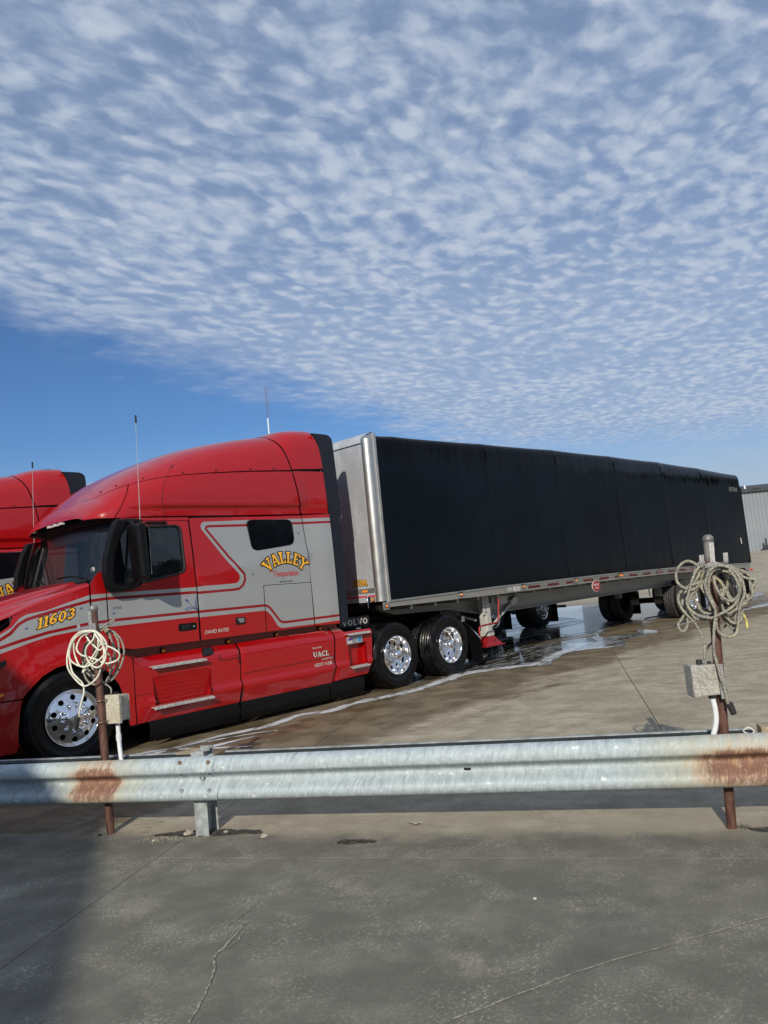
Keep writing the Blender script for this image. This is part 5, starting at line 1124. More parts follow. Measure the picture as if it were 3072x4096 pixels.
        f3o = panel('side_fairing', f3, YG, PM[:1], t, holes=[al3], mirror=mir, thick=.04, step=.045)
        rec = MB()
        for (a, b) in zip(al3, al3[1:]+al3[:1]): rec.add([(a[0], yy(YG(*a)), a[1]), (b[0], yy(YG(*b)), b[1]), (b[0], yy(.12), b[1]), (a[0], yy(.12), a[1])], [(0, 1, 2, 3)])
        rec.add([(a[0], yy(.12), a[1]) for a in al3], [tuple(range(4))]); rec.build('step_recess', M['red'], f3o)
        for (sx0, sx1, sz) in ((4.08, 4.54, .955), (4.10, 4.47, .475)):
            st = MB(); st.box(sx0, sx1, yy(-.045), yy(-.039), sz-.028, sz-.002); st.box(sx0, sx1, yy(-.039), yy(.05), sz-.010, sz-.004)
            for i in range(int((sx1-sx0)/.022)):
                xx = sx0+.011+i*.022
                for yo in (.012, .040): st.add([(xx-.008, yy(-.045+yo), sz-.004), (xx+.008, yy(-.045+yo), sz-.004), (xx, yy(-.045+yo), sz+.005), (xx, yy(-.03+yo), sz+.004)], [(0, 1, 2), (1, 3, 2), (0, 2, 3)])
            st.build('step', M['tread'], f3o)
        sk = MB()
        for (a, b) in ((.90, 2.165), (2.19, 3.72), (3.74, 4.42)):
            o_ = MB().grid([[(x, yy(y), z) for x in (a, lerp(a, b, .5), b)] for y, z in ((.075, .297), (.06, .20), (.075, .12), (.10, .06))], 0, True).build('rubber_skirt', M['black'], t)
        for (lx, lz) in CAB_LIGHTS:
            lb = MB().lathe([(.036, yy(.17)), (.036, yy(.150)), (.026, yy(.145))], (lx, 0, lz), 20).build('marker_light', M['black'], t)
            MB().lathe([(.026, yy(.147)), (.022, yy(.135)), (.001, yy(.131))], (lx, 0, lz), 20).build('lens', M['amber'], lb)
        ls = MB().prism(rounded([(2.176, 1.290), (2.318, 1.288), (2.326, 1.376), (2.184, 1.380)], .012), yy(YS(2.2, 1.3)+.01), yy(YS(2.2, 1.3)-.014)).build('side_lamp', M['ink'], t, bevel=.004)
        MB().prism([(2.235, 1.305), (2.300, 1.305), (2.305, 1.362), (2.200, 1.366)], yy(YS(2.2, 1.3)-.010), yy(YS(2.2, 1.3)-.022)).build('lens', M['alu'], ls, bevel=.006)
        # ---- mirror and its bracket
        br = MB().prism([(0.908, 2.661), (0.732, 2.669), (0.568, 2.658), (0.485, 2.502), (0.396, 2.229), (0.377, 2.039), (0.401, 1.888), (0.442, 1.823), (0.587, 1.82), (0.736, 1.84), (0.861, 1.885), (0.866, 1.962), (0.728, 1.935), (0.591, 1.882), (0.527, 1.907), (0.512, 2.018), (0.54, 2.223), (0.604, 2.416), (0.68, 2.556), (0.743, 2.597), (0.896, 2.603)], yy(-.10), yy(-.015)).build('mirror_bracket', M['black'], t, bevel=.028)
        mh = MB().hexa([(.69, yy(-.12), 1.94), (.69, yy(-.385), 1.94), (.80, yy(-.40), 1.945), (.83, yy(-.11), 1.945), (.655, yy(-.13), 2.575), (.655, yy(-.375), 2.575), (.78, yy(-.39), 2.59), (.81, yy(-.12), 2.59)]).build('mirror', M['black'], t, bevel=.035)
        MB().box(.822, .828, yy(-.35), yy(-.17), 1.99, 2.53).build('mirror_glass', M['chrome'], mh)
        MB().tube([(.72, yy(-.20), 1.96), (.72, yy(-.12), 1.88), (.70, yy(-.05), 1.865)], .03, 8).build('mirror_arm', M['black'], mh)
        MB().tube([(.72, yy(-.20), 2.55), (.72, yy(-.12), 2.63), (.70, yy(-.04), 2.64)], .03, 8).build('mirror_arm', M['black'], mh)
        at = MB().tube([(.765, yy(-.27), 2.56), (.775, yy(-.27), 3.0), (.795, yy(-.265), 3.78)], lambda q: .0046-.0018*q, 6, sub=3).build('antenna', M['galv2'], mh)
        MB().cyl((.796, yy(-.265), 3.77), (.798, yy(-.265), 3.86), .011, 8).build('antenna_tip', M['black'], at)
        MB().cyl((.765, yy(-.27), 2.555), (.765, yy(-.27), 2.63), .012, 8, .007).build('antenna_base', M['black'], at)
        # black camera/handle over the window
        MB().box(1.02, 1.30, yy(YS(1.1, 2.64)-.02), yy(YS(1.1, 2.64)+.01), 2.615, 2.648).build('gutter_bracket', M['black'], dr, bevel=.006)
        # ---- wheel well and tyres
        wheel('steer', 0, t, -1 if mir else 1); wheel('drive', 5.165, t, -1 if mir else 1); wheel('drive', 6.485, t, -1 if mir else 1)
        # ---- roof side bands, cut along the seams
        off = .006
        fd = lambda v: .67+.27*v*v**.2 if v > 0 else .67
        roof_band('visor_side', lambda v: .43, lambda v: fd(v)-off, lambda x: 0, lambda x: th_at(x, tab(x, SEAM))-.012 if x > .62 else PI/2, t, M['red'], 22, 14, mir=mir, byz=True)
        roof_band('roof_side', lambda v: fd(v)+off, lambda v: 3.455-.09*v, lambda x: 0, lambda x: th_at(x, tab(x, SEAM))-.006, t, M['red'], 46, 30, mir=mir, byz=True)
        roof_band('roof_corner', lambda v: 3.467-.09*v, lambda v: 3.985-.03*v, lambda x: 0, lambda x: th_at(x, tab(x, SEAM))-.006, t, M['red'], 12, 26, mir=mir, lift=.03, byz=True)
        # raised ledge along the foot of the roof side
        led = MB(); rows = []
        for k, (dz, dy) in enumerate(((0, -.002), (.004, -.020), (.085, -.022), (.115, -.002))):
            rows.append([(x, yy(roofY(x, tab(x, ZB)+.008+dz)+dy), tab(x, ZB)+.008+dz) for x in [lerp(.78, 3.44, i/40) for i in range(41)]])
        pass
        sc = MB()
        for x in (1.12, 1.62, 2.1, 2.65, 3.05, .86, .74): 
            z = tab(x, SEAM)+.035; y = roofY(x, z); MB().cyl((x, yy(y+.004), z), (x, yy(y-.010), z), .011, 8).build('roof_screw', M['ink'], t)
        for x in (3.86, 3.92):
            z = tab(x, SEAM)+.035; y = roofY(x, z); MB().cyl((x, yy(y-.010), z), (x, yy(y-.028), z), .011, 8).build('roof_screw', M['ink'], t)
    # ---- roof top
    tS = lambda x: th_at(x, tab(x, SEAM))+.010
    roof_band('roof_top', lambda v: .63, lambda v: 3.36-.18*min(1, 3.5*min(v, 1-v))**.8, tS, lambda x: PI-tS(x), t, M['red'], 60, 40)
    roof_band('roof_rear', lambda v: 3.372-.18*min(1, 3.5*min(v, 1-v))**.8, lambda v: 3.955-.08*min(1, 5*min(v, 1-v)), tS, lambda x: PI-tS(x), t, M['red'], 16, 44, lift=.03)
    rows = []
    for i in range(15):
        x = lerp(.43, .64, i/14); rows.append([roofP(x, lerp(.02 if x < .62 else tS(x), PI-(.02 if x < .62 else tS(x)), j/40)) for j in range(41)])
    vis = MB().grid(rows, 0, True); vis.build('sun_visor', M['red'], t)
    # inner dark shell behind all gaps
    roof_band('inner_shell', lambda v: .48, lambda v: 3.95, lambda x: .01, lambda x: PI-.01, t, M['ink'], 40, 30, off=.03)
    fl = MB(); rows = [[(x, 1.25+s_*(tab(x, WT)-.02), 2.705) for s_ in (-1, -.5, 0, .5, 1)] for x in (.435, .46, .53, .64, .8, 1.1, 1.7)]
    fl.grid(rows, 0, False).build('cab_ceiling', M['ink'], t)
    for (yl) in (.53, 1.08, 1.25, 1.42, 1.97):
        xx = .445 if abs(yl-1.25) < .5 else .47
        th = None; best = min((abs(roofP(xx, q*PI/60)[1]-yl), q) for q in range(4, 57)); p = roofP(xx, best[1]*PI/60)
        lm = MB().box(xx-.028, xx+.02, yl-.045, yl+.045, 2.735, 2.765).build('clearance_light', M['lett'], t, bevel=.006)
    # wing spoiler on the roof
    rows = []
    for i in range(9):
        u = i/8; x = lerp(3.36, 3.92, u)
        rows.append([(x, lerp(.72, 1.78, j/12), tab(x, HT)+.012+.075*u**.8) for j in range(13)])
    sp = MB().grid(rows); sp2 = [[(x, y, z-.035*(1 if 0 < i < 8 else .3)) for (x, y, z) in r_] for i, r_ in enumerate(rows)]
    sp.grid(sp2); sp.grid([rows[-1], sp2[-1]]); sp.grid([[r_[0] for r_ in rows], [r_[0] for r_ in sp2]]); sp.build('roof_spoiler', M['fair'], t)
    # ---- windscreen
    rows = []
    for j in range(9):
        v = j/8
        rows.append([(lerp(.36+.20*abs(s_)**2.2, .60+.14*abs(s_)**2.2, v), 1.25+s_*lerp(1.075, 1.03, v), lerp(1.985+.06*abs(s_)**3, 2.70, v)) for s_ in [-1+i/12 for i in range(25)]])
    ws = MB().grid(rows).build('windscreen', M['glass_front'], t)
    edge = rows[0] + [r_[-1] for r_ in rows[1:]] + rows[-1][::-1][1:] + [r_[0] for r_ in rows[::-1]][1:-1]
    MB().tube([(p[0]-.004, p[1], p[2]) for p in edge], .016, 6, True, sub=1).build('windscreen_seal', M['rubber'], ws)
    # sun strip at the top of the glass
    MB().grid([[(p[0]-.006, p[1], p[2]) for p in rows[j][4:21]] for j in (8, 7)] , 0, True)
    ss = MB(); A_ = []
    for j, vv in ((0, 1.0), (1, .85), (2, .70)):
        A_.append([(lerp(.36+.20*abs(s_)**2.2, .60+.14*abs(s_)**2.2, v2)-.006, 1.25+s_*lerp(1.075, 1.03, v2)*(.98 if j < 2 else .9), lerp(1.985, 2.70, v2)) for s_ in [-1+i/12 for i in range(25)] for v2 in [vv+ (0 if j == 0 else .06*(abs(s_)**3))]])
    ss.grid(A_).build('sun_strip', M['ink'], ws)
    MB().tube([(p[0]-.012, 1.25-(1.25-p[1])*1.0, p[2]) for p in [rows[0][3], rows[1][7], rows[1][11]]], .010, 5, sub=3).build('wiper', M['black'], ws)
    MB().tube([(p[0]-.012, p[1], p[2]) for p in [rows[0][14], rows[1][18], rows[1][22]]], .010, 5, sub=3).build('wiper', M['black'], ws)
    MB().box(.505, .509, .40, .50, 2.10, 2.15).build('windscreen_sticker', M['lett'], ws)
    for yy in ((lambda y: y), (lambda y: 2.5-y)):
        # A pillar, black
        MB().grid([[(lerp(.56, .74, v)+.0, yy(.185+.035*v), lerp(2.04, 2.70, v)) for v in (0, .25, .5, .75, 1)], [(lerp(.545, .72, v), yy(.11+.015*v), lerp(2.06, 2.69, v)) for v in (0, .25, .5, .75, 1)], [(lerp(.60, .80, v), yy(.075+.015*v), lerp(2.06, 2.68, v)) for v in (0, .25, .5, .75, 1)]]).build('pillar_trim', M['black'], t)
    # ---- bonnet
    shoulder = stab([(-1.42, 1.27), (-1.0, 1.42), (-.72, 1.60), (-.56, 1.66), (-.40, 1.718), (-.15, 1.793), (.10, 1.868), (.27, 1.915)])
    crest = stab([(-1.42, 1.40), (-1.2, 1.60), (-1.0, 1.70), (-.7, 1.80), (-.26, 1.905), (.13, 1.985), (.30, 2.01)])
    rows = []
    for i in range(40):
        x = lerp(-1.42, .268, i/39); zs = tab(x, shoulder); zc_ = tab(x, crest); ys = YS(x, min(zs, 1.9)) + (.05 if x < -.6 else 0)*min(1, (-.6-x)*3)
        k = min(1, (x+1.42)/1.2)
        sec = [(ys, zs), (ys+.03, zs+.028*k), (ys+.09, zs+.045*k), (ys+.20, lerp(zs, zc_, .46)), (ys+.34, lerp(zs, zc_, .55)), (ys+.42, lerp(zs, zc_, .83)), (ys+.62, lerp(zs, zc_, .93)), (1.25, zc_)]
        sp_ = spline([(a, b, 0) for a, b in sec], 4); half = [(x, p.x, p.y) for p in sp_]
        rows.append(half + [(x, 2.5-y, z) for x, y, z in half[::-1][1:]])
    MB().grid(rows).build('bonnet', M['red'], t)
    rows2 = [[(x, y, z) for (x, y, z) in rows[-1]], [(x+.10, y, z+.045 if .2 < y < 2.3 else z) for (x, y, z) in rows[-1]], [(x+.32, y, z+.012) for (x, y, z) in rows[-1]]]
    MB().grid([rows2[0], [(x+.01, y, z-.03) for x, y, z in rows2[0]], [(x+.16, y, z+.0) for x, y, z in rows2[0]]]).build('cowl_panel', M['ink'], t)
    # headlamp housings, nose, grille (mostly outside the picture)
    for yy in ((lambda y: y), (lambda y: 2.5-y)):
        hl = MB().grid([[(x, yy(YS(x, z)+.03), z) for x, z in ((-.57, 1.60), (-.72, 1.50), (-1.0, 1.42), (-1.3, 1.30))], [(x, yy(YS(x, z)+.02+.12*k), z) for k, (x, z) in enumerate(((-.57, 1.645), (-.72, 1.595), (-1.0, 1.52), (-1.3, 1.34)))]]).build('headlamp', M['glass_dark'], t)
        MB().prism([(-.72, 1.19), (-.56, 1.235), (-.62, 1.17), (-.78, 1.10)], yy(YS(-.65, 1.2)-.002), yy(YS(-.65, 1.2)+.02)).build('lamp_fin', M['ink'], t)
        sd_ = MB().prism([(-.80, .835), (-.565, .865), (-.545, .895), (-.80, .865)], yy(YS(-.7, .85)-.006), yy(YS(-.7, .85)+.02)).build('turn_signal', M['amber'], t, bevel=.003)
    MB().box(-1.44, -1.40, .22, 2.28, .28, 1.30).build('grille', M['ink'], t)
    # ---- body behind the panels, chassis
    MB().box(.30, 3.93, .14, 2.36, 1.155, 1.80).build('cab_floor_pan', M['ink'], t)
    MB().box(1.72, 3.93, .125, 2.375, 1.80, 2.72).build('sleeper_box', M['ink'], t)
    MB().box(3.93, 3.96, .14, 2.36, 1.13, 3.30).build('cab_rear_wall', M['red'], t)
    MB().box(.7, 4.05, .17, 2.33, 1.03, 1.15).build('chassis_band', M['dkred'], t)
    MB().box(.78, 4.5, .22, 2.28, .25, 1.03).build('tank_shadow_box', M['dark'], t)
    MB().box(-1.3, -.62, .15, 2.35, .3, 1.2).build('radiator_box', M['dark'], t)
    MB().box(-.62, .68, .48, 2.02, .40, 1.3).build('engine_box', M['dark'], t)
    for y in (.80, 1.58): MB().box(.6, 7.3, y, y+.09, .74, .98).build('frame_rail', M['dark'], t)
    for x in (5.165, 6.485): MB().cyl((x, .5, .51), (x, 2.0, .51), .10, 16).build('axle', M['dark'], t)
    MB().box(4.62, 7.1, .70, 1.8, .98, 1.06).build('fifth_wheel_plate', M['dark'], t, bevel=.02)
    MB().box(4.0, 4.62, .25, 2.25, .99, 1.0).build('deck_plate', M['tread'], t)
    dk = MB()
    for i in range(14):
        for j in range(10): x = 4.03+i*.042; y = .28+j*.19; dk.add([(x-.015, y, 1.0), (x+.015, y+.01, 1.0), (x, y+.005, 1.006)], [(0, 1, 2)]); 
    dk.build('deck_tread', M['tread'], t)
    # mudguard ahead of the drive wheels
    gd = MB().grid([[(4.60, y, .55) for y in (.52, .85)], [(4.60, y, 1.0) for y in (.52, .85)], [(4.64, y, 1.16) for y in (.52, .85)], [(5.05, y, 1.17) for y in (.52, .85)]], 0, False).build('mudguard', M['black'], t)
    MB().box(4.40, 5.06, .495, .505, .985, 1.165).build('mudguard_board', M['ink'], gd)
    # rear hangers and flaps
    for yy in ((lambda y: y), (lambda y: 2.5-y)):
        hg = MB().tube([(7.41, yy(.10), .50), (7.41, yy(.30), .70), (7.40, yy(.50), .86)], .022, 8, sub=1).build('flap_hanger', M['chrome'], t)
        MB().box(7.36, 7.45, yy(.44), yy(.60), .82, .93).build('hanger_bracket', M['alu'], hg, bevel=.01)
        MB().add([(7.42, yy(.10), .15), (7.42, yy(.11), .50), (7.42, yy(.50), .84), (7.42, yy(.72), .80), (7.42, yy(.72), .15), (7.43, yy(.10), .15), (7.43, yy(.11), .50), (7.43, yy(.50), .84), (7.43, yy(.72), .80), (7.43, yy(.72), .15)], [(0, 1, 2, 3, 4), (9, 8, 7, 6, 5), (0, 5, 6, 1), (4, 9, 5, 0), (1, 6, 7, 2)]).build('mud_flap', M['black'], hg)
    # ---- simple interior seen through the glass
    for y in (.42, 1.55):
        MB().box(1.10, 1.60, y, y+.52, 1.80, 2.02).box(1.52, 1.66, y+.02, y+.50, 2.0, 2.62).build('cab_seat', M['seat'], t, bevel=.05)
    MB().box(.50, .80, .22, 2.28, 1.80, 2.02).build('dashboard', M['seat'], t, bevel=.05)
    MB().lathe([(.20, 0), (.215, .012), (.225, 0), (.215, -.012), (.20, 0)], (0, 0, 0), 28, axis='z').build('steering_wheel', M['black'], t).matrix_local = Matrix.Translation((.95, .68, 2.10)) @ Matrix.Rotation(R(-60), 4, 'Y')
    # ---- lettering on the sleeper
    a0, a1 = R(141), R(37); cx_, cz_ = 3.078, 1.735; rx, rz = .375, .315; hh = .155
    def pv(u, v, l):
        a = lerp(a0, a1, u); s_ = (1-abs(2*u-1)**2)*.06
        r = v*(hh*(1+.18*abs(2*u-1)))
        x = cx_+(rx+r*.9)*math.cos(a); z = cz_+(rz+r)*math.sin(a); return (x, YS(x, z)-.002-l, z)
    fo, ff = word('VALLEY', pv, .085, lift=.004)
    lt = fo.build('lettering', M['ink'], t, fix=False); ff.build('letter_face', M['yellow'], lt, fix=False)
    text_on('script_lettering', 'Transportation', 2.86, 1.845, .43, .105, YS, M['redink'], t, .25, .004)
    MB().grid([[(2.83+.05*math.cos(q), YS(2.85, 1.9)-.005, 1.93+.025*math.sin(q)) for q in [R(40+i*18) for i in range(9)]], [(2.83+.042*math.cos(q), YS(2.85, 1.9)-.005, 1.93+.018*math.sin(q)) for q in [R(40+i*18) for i in range(9)]]], 0, False).build('script_flourish', M['redink'], t)
    text_on('town_lettering', 'ASHLAND, OHIO', 2.945, 1.782, .23, .026, YS, M['ink'], t, 0, .003)
    for (x, z) in STARS[3:] + (STARS[:3] if main else []):
        s_ = MB()
        for k in range(8):
            a = k*PI/4+.3; L_ = .032 if k % 4 == 0 else .016; q = Vector((math.cos(a), math.sin(a))); n = Vector((-q.y, q.x))*.003
            y = YS(x, z)-.004-k*.0001; s_.add([(x+n.x, y, z+n.y), (x-n.x, y, z-n.y), (x+q.x*L_, y, z+q.y*L_)], [(0, 1, 2)])
        s_.build('pinstripe_star', M['blueink'], t)
    fl_ = MB()
    for pts in ([(1.63, 1.53), (1.56, 1.585), (1.50, 1.64), (1.465, 1.675)], [(1.63, 1.53), (1.56, 1.57), (1.50, 1.57), (1.45, 1.545)], [(1.625, 1.53), (1.57, 1.555), (1.52, 1.55), (1.475, 1.525)], [(1.625, 1.53), (1.60, 1.60), (1.61, 1.66), (1.63, 1.69)], [(1.628, 1.53), (1.615, 1.58), (1.62, 1.63), (1.636, 1.66)]):
        fl_.tube([(x, YS(x, z)-.002, z) for x, z in pts], .0028, 4, sub=4)
    for (x, z) in ((1.497, 1.648), (1.483, 1.662)): fl_.tube([(x+.012*math.cos(q), YS(x, z)-.002, z+.012*math.sin(q)) for q in [i*PI/4 for i in range(8)]], .003, 4, True, sub=1)
    fl_.build('pinstripe_flower', M['blueink'], t)
    if main:
        def pn(u, v, l):
            v2 = v; x = lerp(-.315, .085, u)+(.028*(v-.3)); z = 1.497+.082*u+v*.118; return (x, YS(x, z)-.002-l, z)
        fo, ff = word('11603', pn, .075, lift=.004); lt = fo.build('fleet_number', M['ink'], t, fix=False); ff.build('number_face', M['yellow'], lt, fix=False)
        text_on('badge', 'VNL', .518, 1.634, .115, .030, YS, M['alu'], t, .35, .01)
        text_on('driver_name', 'DAVID BATES', 1.705, 1.219, .36, .045, YS, M['lett'], t, .18, .006)
        text_on('operator_lettering', 'Operated By', 3.42, .810, .175, .032, YG, M['lett'], t, 0, .006, lift=.010)
        def pu(u, v, l): x = lerp(3.432, 3.725, u); z = .697+v*.072; return (x, YG(x, z)-.002-l, z)
        fo = MB(); st = 'UACL'; fo, ff = word(st, pu, .05, lift=.004); lt = fo.build('operator_lettering', M['ink'], t, fix=False); ff.build('letter_face', M['lett'], lt, fix=False)
        text_on('operator_lettering', 'LOGISTICS', 3.578, .643, .215, .026, YG, M['lett'], t, 0, .004, lift=.012)
        text_on('operator_lettering', 'USDOT 41208', 3.435, .566, .325, .045, YG, M['lett'], t, 0, .008, lift=.012)
        # fuel stickers on the rear step panel
        pl = MB().box(4.10, 4.42, YG(4.2, .85)-.004, YG(4.2, .85)+.002, .80, .905).build('sticker_plate', M['galv2'], t)
        MB().box(4.12, 4.21, YG(4.2, .85)-.007, YG(4.2, .85)-.005, .812, .893).build('sticker', M['lett'], pl)
        MB().box(4.125, 4.205, YG(4.2, .85)-.010, YG(4.2, .85)-.008, .852, .888).build('sticker', M['purple'], pl)
        MB().box(4.315, 4.40, YG(4.2, .85)-.007, YG(4.2, .85)-.005, .812, .893).build('sticker', M['lett'], pl)
        MB().box(4.322, 4.393, YG(4.2, .85)-.010, YG(4.2, .85)-.008, .818, .887).build('sticker', M['blue'], pl)
        def pw(u, v, l): return (lerp(4.46, 5.02, u), .492-l, 1.035+v*.095)
        fo, ff = word('VOLVO', pw, 0, lift=.002); ff.build('board_lettering', M['lett'], gd, fix=False)
    return t
# ================================================================ TRAILER
XF = 4.88
BOWX0 = [5.56, 8.03, 10.50, 13.10, 15.66, 18.26, 21.25]
def make_trailer(main=True, XR=21.33, axles=(16.78, 20.28)):
    BOWX = [b for b in BOWX0 if b < XR-.6]+[XR-.08]
    t = thing('tarp_trailer', 'long flatbed trailer under a fitted black tarpaulin, silver nose facing the red cab', 'trailer', (0, 0, 0))
    # tarp skin: cross-sections between the bows, slightly slack
    xs = sorted(set([5.09, 5.14, 5.3] + [lerp(5.56, XR, i/150) for i in range(151)] + BOWX))
    bows = [5.09] + BOWX
    def slack(x):
        for a, b in zip(bows, bows[1:]):
            if a <= x <= b: u = (x-a)/(b-a); return 1-(abs(2*u-1)**3)
        return 0
    def zt(x): return tab(x, [(5.09, 4.04), (5.56, 4.055), (8.03, 4.10), (10.5, 4.145), (13.1, 4.155), (15.66, 4.15), (18.26, 4.11), (21.33, 4.02)])
    def zb(x): return tab(x, [(5.09, 1.372), (8.0, 1.405), (12, 1.405), (15.78, 1.375), (21.33, 1.245)])
    rows = []
    for x in xs:
        s_ = slack(x); z1 = zt(x)-.010*s_; z0 = zb(x); yo = .006*s_+.004*math.sin(x*2.3)*s_
        near = min(abs(x-b) for b in bows)
        rib = .004*math.exp(-(near/.05)**2)
        half = [(.02, z0-.012), (-.005-.012*s_, z0+.03+.010*math.sin(x*9)), (-.012-rib+yo*.4, z0+.35), (-.010-rib+yo, lerp(z0, z1, .35)), (-.010-rib+yo*1.2, lerp(z0, z1, .6)), (-.008-rib+yo, z1-.38), (.0-rib+yo, z1-.16), (.018-rib+yo, z1-.075), (.055+yo, z1-.022), (.12, z1), (.6, z1+.018+rib), (1.3, z1+.03+rib-.02*s_)]
        rows.append([(x, a, b) for a, b in half] + [(x, 2.6-a, b) for a, b in half[::-1][1:]])
    tp = MB().grid(rows); tp.add([p for p in rows[-1]], [tuple(range(len(rows[-1])))]); tp.add([p for p in rows[0]], [tuple(range(len(rows[0])))[::-1]])
    tp = tp.build('tarpaulin', M['tarp'], t)
    for bx in BOWX[:-1]:
        if bx < 6: continue
        MB().tube([(bx+.004, -.015, zb(bx)+.05), (bx, -.016, 2.2), (bx, -.014, 3.2), (bx, -.010, zt(bx)-.16)], .010, 6, sub=3, flat=.6).build('tarp_seam', M['tarp'], tp)
    # rear flap
    MB().box(XR, XR+.09, -.02, 2.62, 1.235, 3.62).build('rear_flap', M['tarp'], tp, bevel=.02)
    MB().tube([(20.72, -.03, 2.03), (20.74, -.032, 1.95), (20.76, -.03, 1.85)], .014, 5).build('tarp_toggle', M['lett'], tp)
    if main:
        text_on('maker_lettering', 'FASTRAK', 20.35, 3.46, .72, .13, lambda x, z: -.012, M['galv2'], tp, .3, 0., 0.)
    # nose
    MB().box(XF+.01, XF+.05, .13, 2.47, 1.38, 3.90).build('nose_sheet', M['nose'], t)
    def corner(sy):
        yy = (lambda y: y) if sy > 0 else (lambda y: 2.6-y); rows = []
        for z in (1.37, 1.60, 1.605, 2.4, 3.2, 3.90, 3.96): rows.append([(XF+.12-.12*math.cos(R(a)), yy(.12-.12*math.sin(R(a))) , z) for a in range(-6, 97, 6)])
        o = MB().grid(rows).build('corner_post', M['alu'], t)
        cp = [[(XF+.12-(.12-k*.03)*math.cos(R(a)), yy(.12-(.12-k*.03)*math.sin(R(a))), 3.962+[0, .04, .055][k]) for a in range(-6, 97, 6)] for k in range(3)]
        MB().grid(cp).build('post_cap', M['alu'], o)
        MB().box(5.003, 5.095, yy(-.004), yy(.06), 1.345, 4.045).build('edge_strip', M['trailer_alu'], t, bevel=.005)
        MB().box(5.028, 5.034, yy(-.008), yy(-.004), 1.35, 4.04).build('edge_bead', M['lett'], o)
        MB().prism(rounded([(4.90, 1.232), (5.03, 1.235), (5.03, 1.345), (4.885, 1.35)], .01), yy(-.012), yy(-.004)).build('marker_plate', M['alu'], t, bevel=.002)
        return yy
    for sy in (1, -1):
        yy = corner(sy)
        lb = MB().lathe([(.034, yy(-.010)), (.034, yy(-.020)), (.024, yy(-.022))], (4.965, 0, 1.288), 20).build('marker_light', M['ink'], t); MB().lathe([(.024, yy(-.020)), (.02, yy(-.032)), (.001, yy(-.036))], (4.965, 0, 1.288), 20).build('lens', M['amber'], lb)
    # sloping top rail of the nose
    MB().grid([[(XF+.005, y, 3.90) for y in (.13, 2.47)], [(XF+.02, y, 3.955) for y in (.11, 2.49)], [(XF+.07, y, 4.03) for y in (.08, 2.52)], [(5.10, y, 4.09) for y in (.10, 2.50)], [(5.25, 1.3+s_*1.1, 4.10) for s_ in (-1, 1)]], 0, False).build('nose_top_rail', M['nose'], t)
    MB().box(XF+.002, XF+.009, .125, 2.475, 3.885, 3.90).build('nose_seam', M['ink'], t)
    MB().box(XF-.006, XF+.012, .12, 2.48, 1.515, 1.590).build('nose_rib', M['trailer_alu'], t, bevel=.003)
    MB().box(XF-.0, XF+.012, .12, 2.48, 1.37, 1.513).build('nose_rail', M['nose'], t)
    MB().box(XF-.004, XF-.002, .10, 2.5, 1.452, 1.474).build('nose_stripe', M['redink'], t)
    MB().box(XF-.014, XF-.007, .285, .40, 1.528, 1.563).build('reflector', M['amber'], t, bevel=.002)
    nl = MB(); nl.cyl((XF-.001, .177, 1.405), (XF-.012, .177, 1.405), .036, 20); nl = nl.build('marker_light', M['ink'], t); MB().cyl((XF-.012, .177, 1.405), (XF-.022, .177, 1.405), .024, 18, .018).build('lens', M['amber'], nl)
    MB().tube([(XF-.02, .30, 1.50), (XF-.03, .275, 1.48), (XF-.03, .275, 1.34), (XF-.03, .27, 1.28)], .007, 6, sub=1).build('latch_rod', M['chrome'], t)
    MB().box(XF-.025, XF-.008, .235, .27, 1.35, 1.46).build('latch', M['ink'], t)
    MB().tube([(XF-.03, .33, 1.335), (XF-.03, .60, 1.325)], .013, 8, sub=1).build('latch_handle', M['black'], t)
    if main:
        def pf(u, v, l): return (XF+.008-l, lerp(.615, .285, u), 1.637+v*.098)
        fo, ff = word('11539A', pf, .085, gap=.02, lift=.004); lt = fo.build('trailer_number', M['ink'], t, fix=False); ff.build('number_face', M['yellow'], lt, fix=False)
    # deck edge
    for yy in ((lambda y: y), (lambda y: 2.6-y)):
        rl = []; pts = [(5.05, 1.345, 1.375), (8.0, 1.372, 1.402), (12.0, 1.372, 1.402), (15.78, 1.345, 1.372)] + ([(21.33, 1.215, 1.243)] if XR > 20 else [(XR, 1.26, 1.29)])
        for a, b in zip(pts, pts[1:]):
            rl.append((a, b))
        mb = MB()
        for (a, b) in rl:
            mb.hexa([(a[0], yy(-.016), a[1]), (b[0], yy(-.016), b[1]), (b[0], yy(.10), b[1]), (a[0], yy(.10), a[1]), (a[0], yy(-.016), a[2]), (b[0], yy(-.016), b[2]), (b[0], yy(.10), b[2]), (a[0], yy(.10), a[2])])
        mb.build('rail_lip', M['alu'], t)
        mb = MB()
        for (a, b) in rl:
            dz0 = .075 if a[0] < 6 else .12
            mb.hexa([(a[0], yy(.0), a[1]-dz0), (b[0], yy(.0), b[1]-.12), (b[0], yy(.05), b[1]-.12), (a[0], yy(.05), a[1]-dz0), (a[0], yy(.0), a[1]), (b[0], yy(.0), b[1]), (b[0], yy(.05), b[1]), (a[0], yy(.05), a[1])])
        sr = mb.build('side_rail', M['frame_alu'], t)
        zr = lambda x: tab(x, [(p[0], p[1]) for p in pts])
        x = 8.95; k = 0
        while x < min(17.5, XR-1):
            w_ = .42 if k % 2 == 0 else .28
            MB().hexa([(x, yy(-.004), zr(x)-.085), (x+w_, yy(-.004), zr(x+w_)-.085), (x+w_, yy(-.001), zr(x+w_)-.085), (x, yy(-.001), zr(x)-.085), (x, yy(-.004), zr(x)-.032), (x+w_, yy(-.004), zr(x+w_)-.032), (x+w_, yy(-.001), zr(x+w_)-.032), (x, yy(-.001), zr(x)-.032)]).build('reflective_tape', M['tape_red'] if k % 2 == 0 else M['tape_grey'], sr)
            x += w_+.004; k += 1
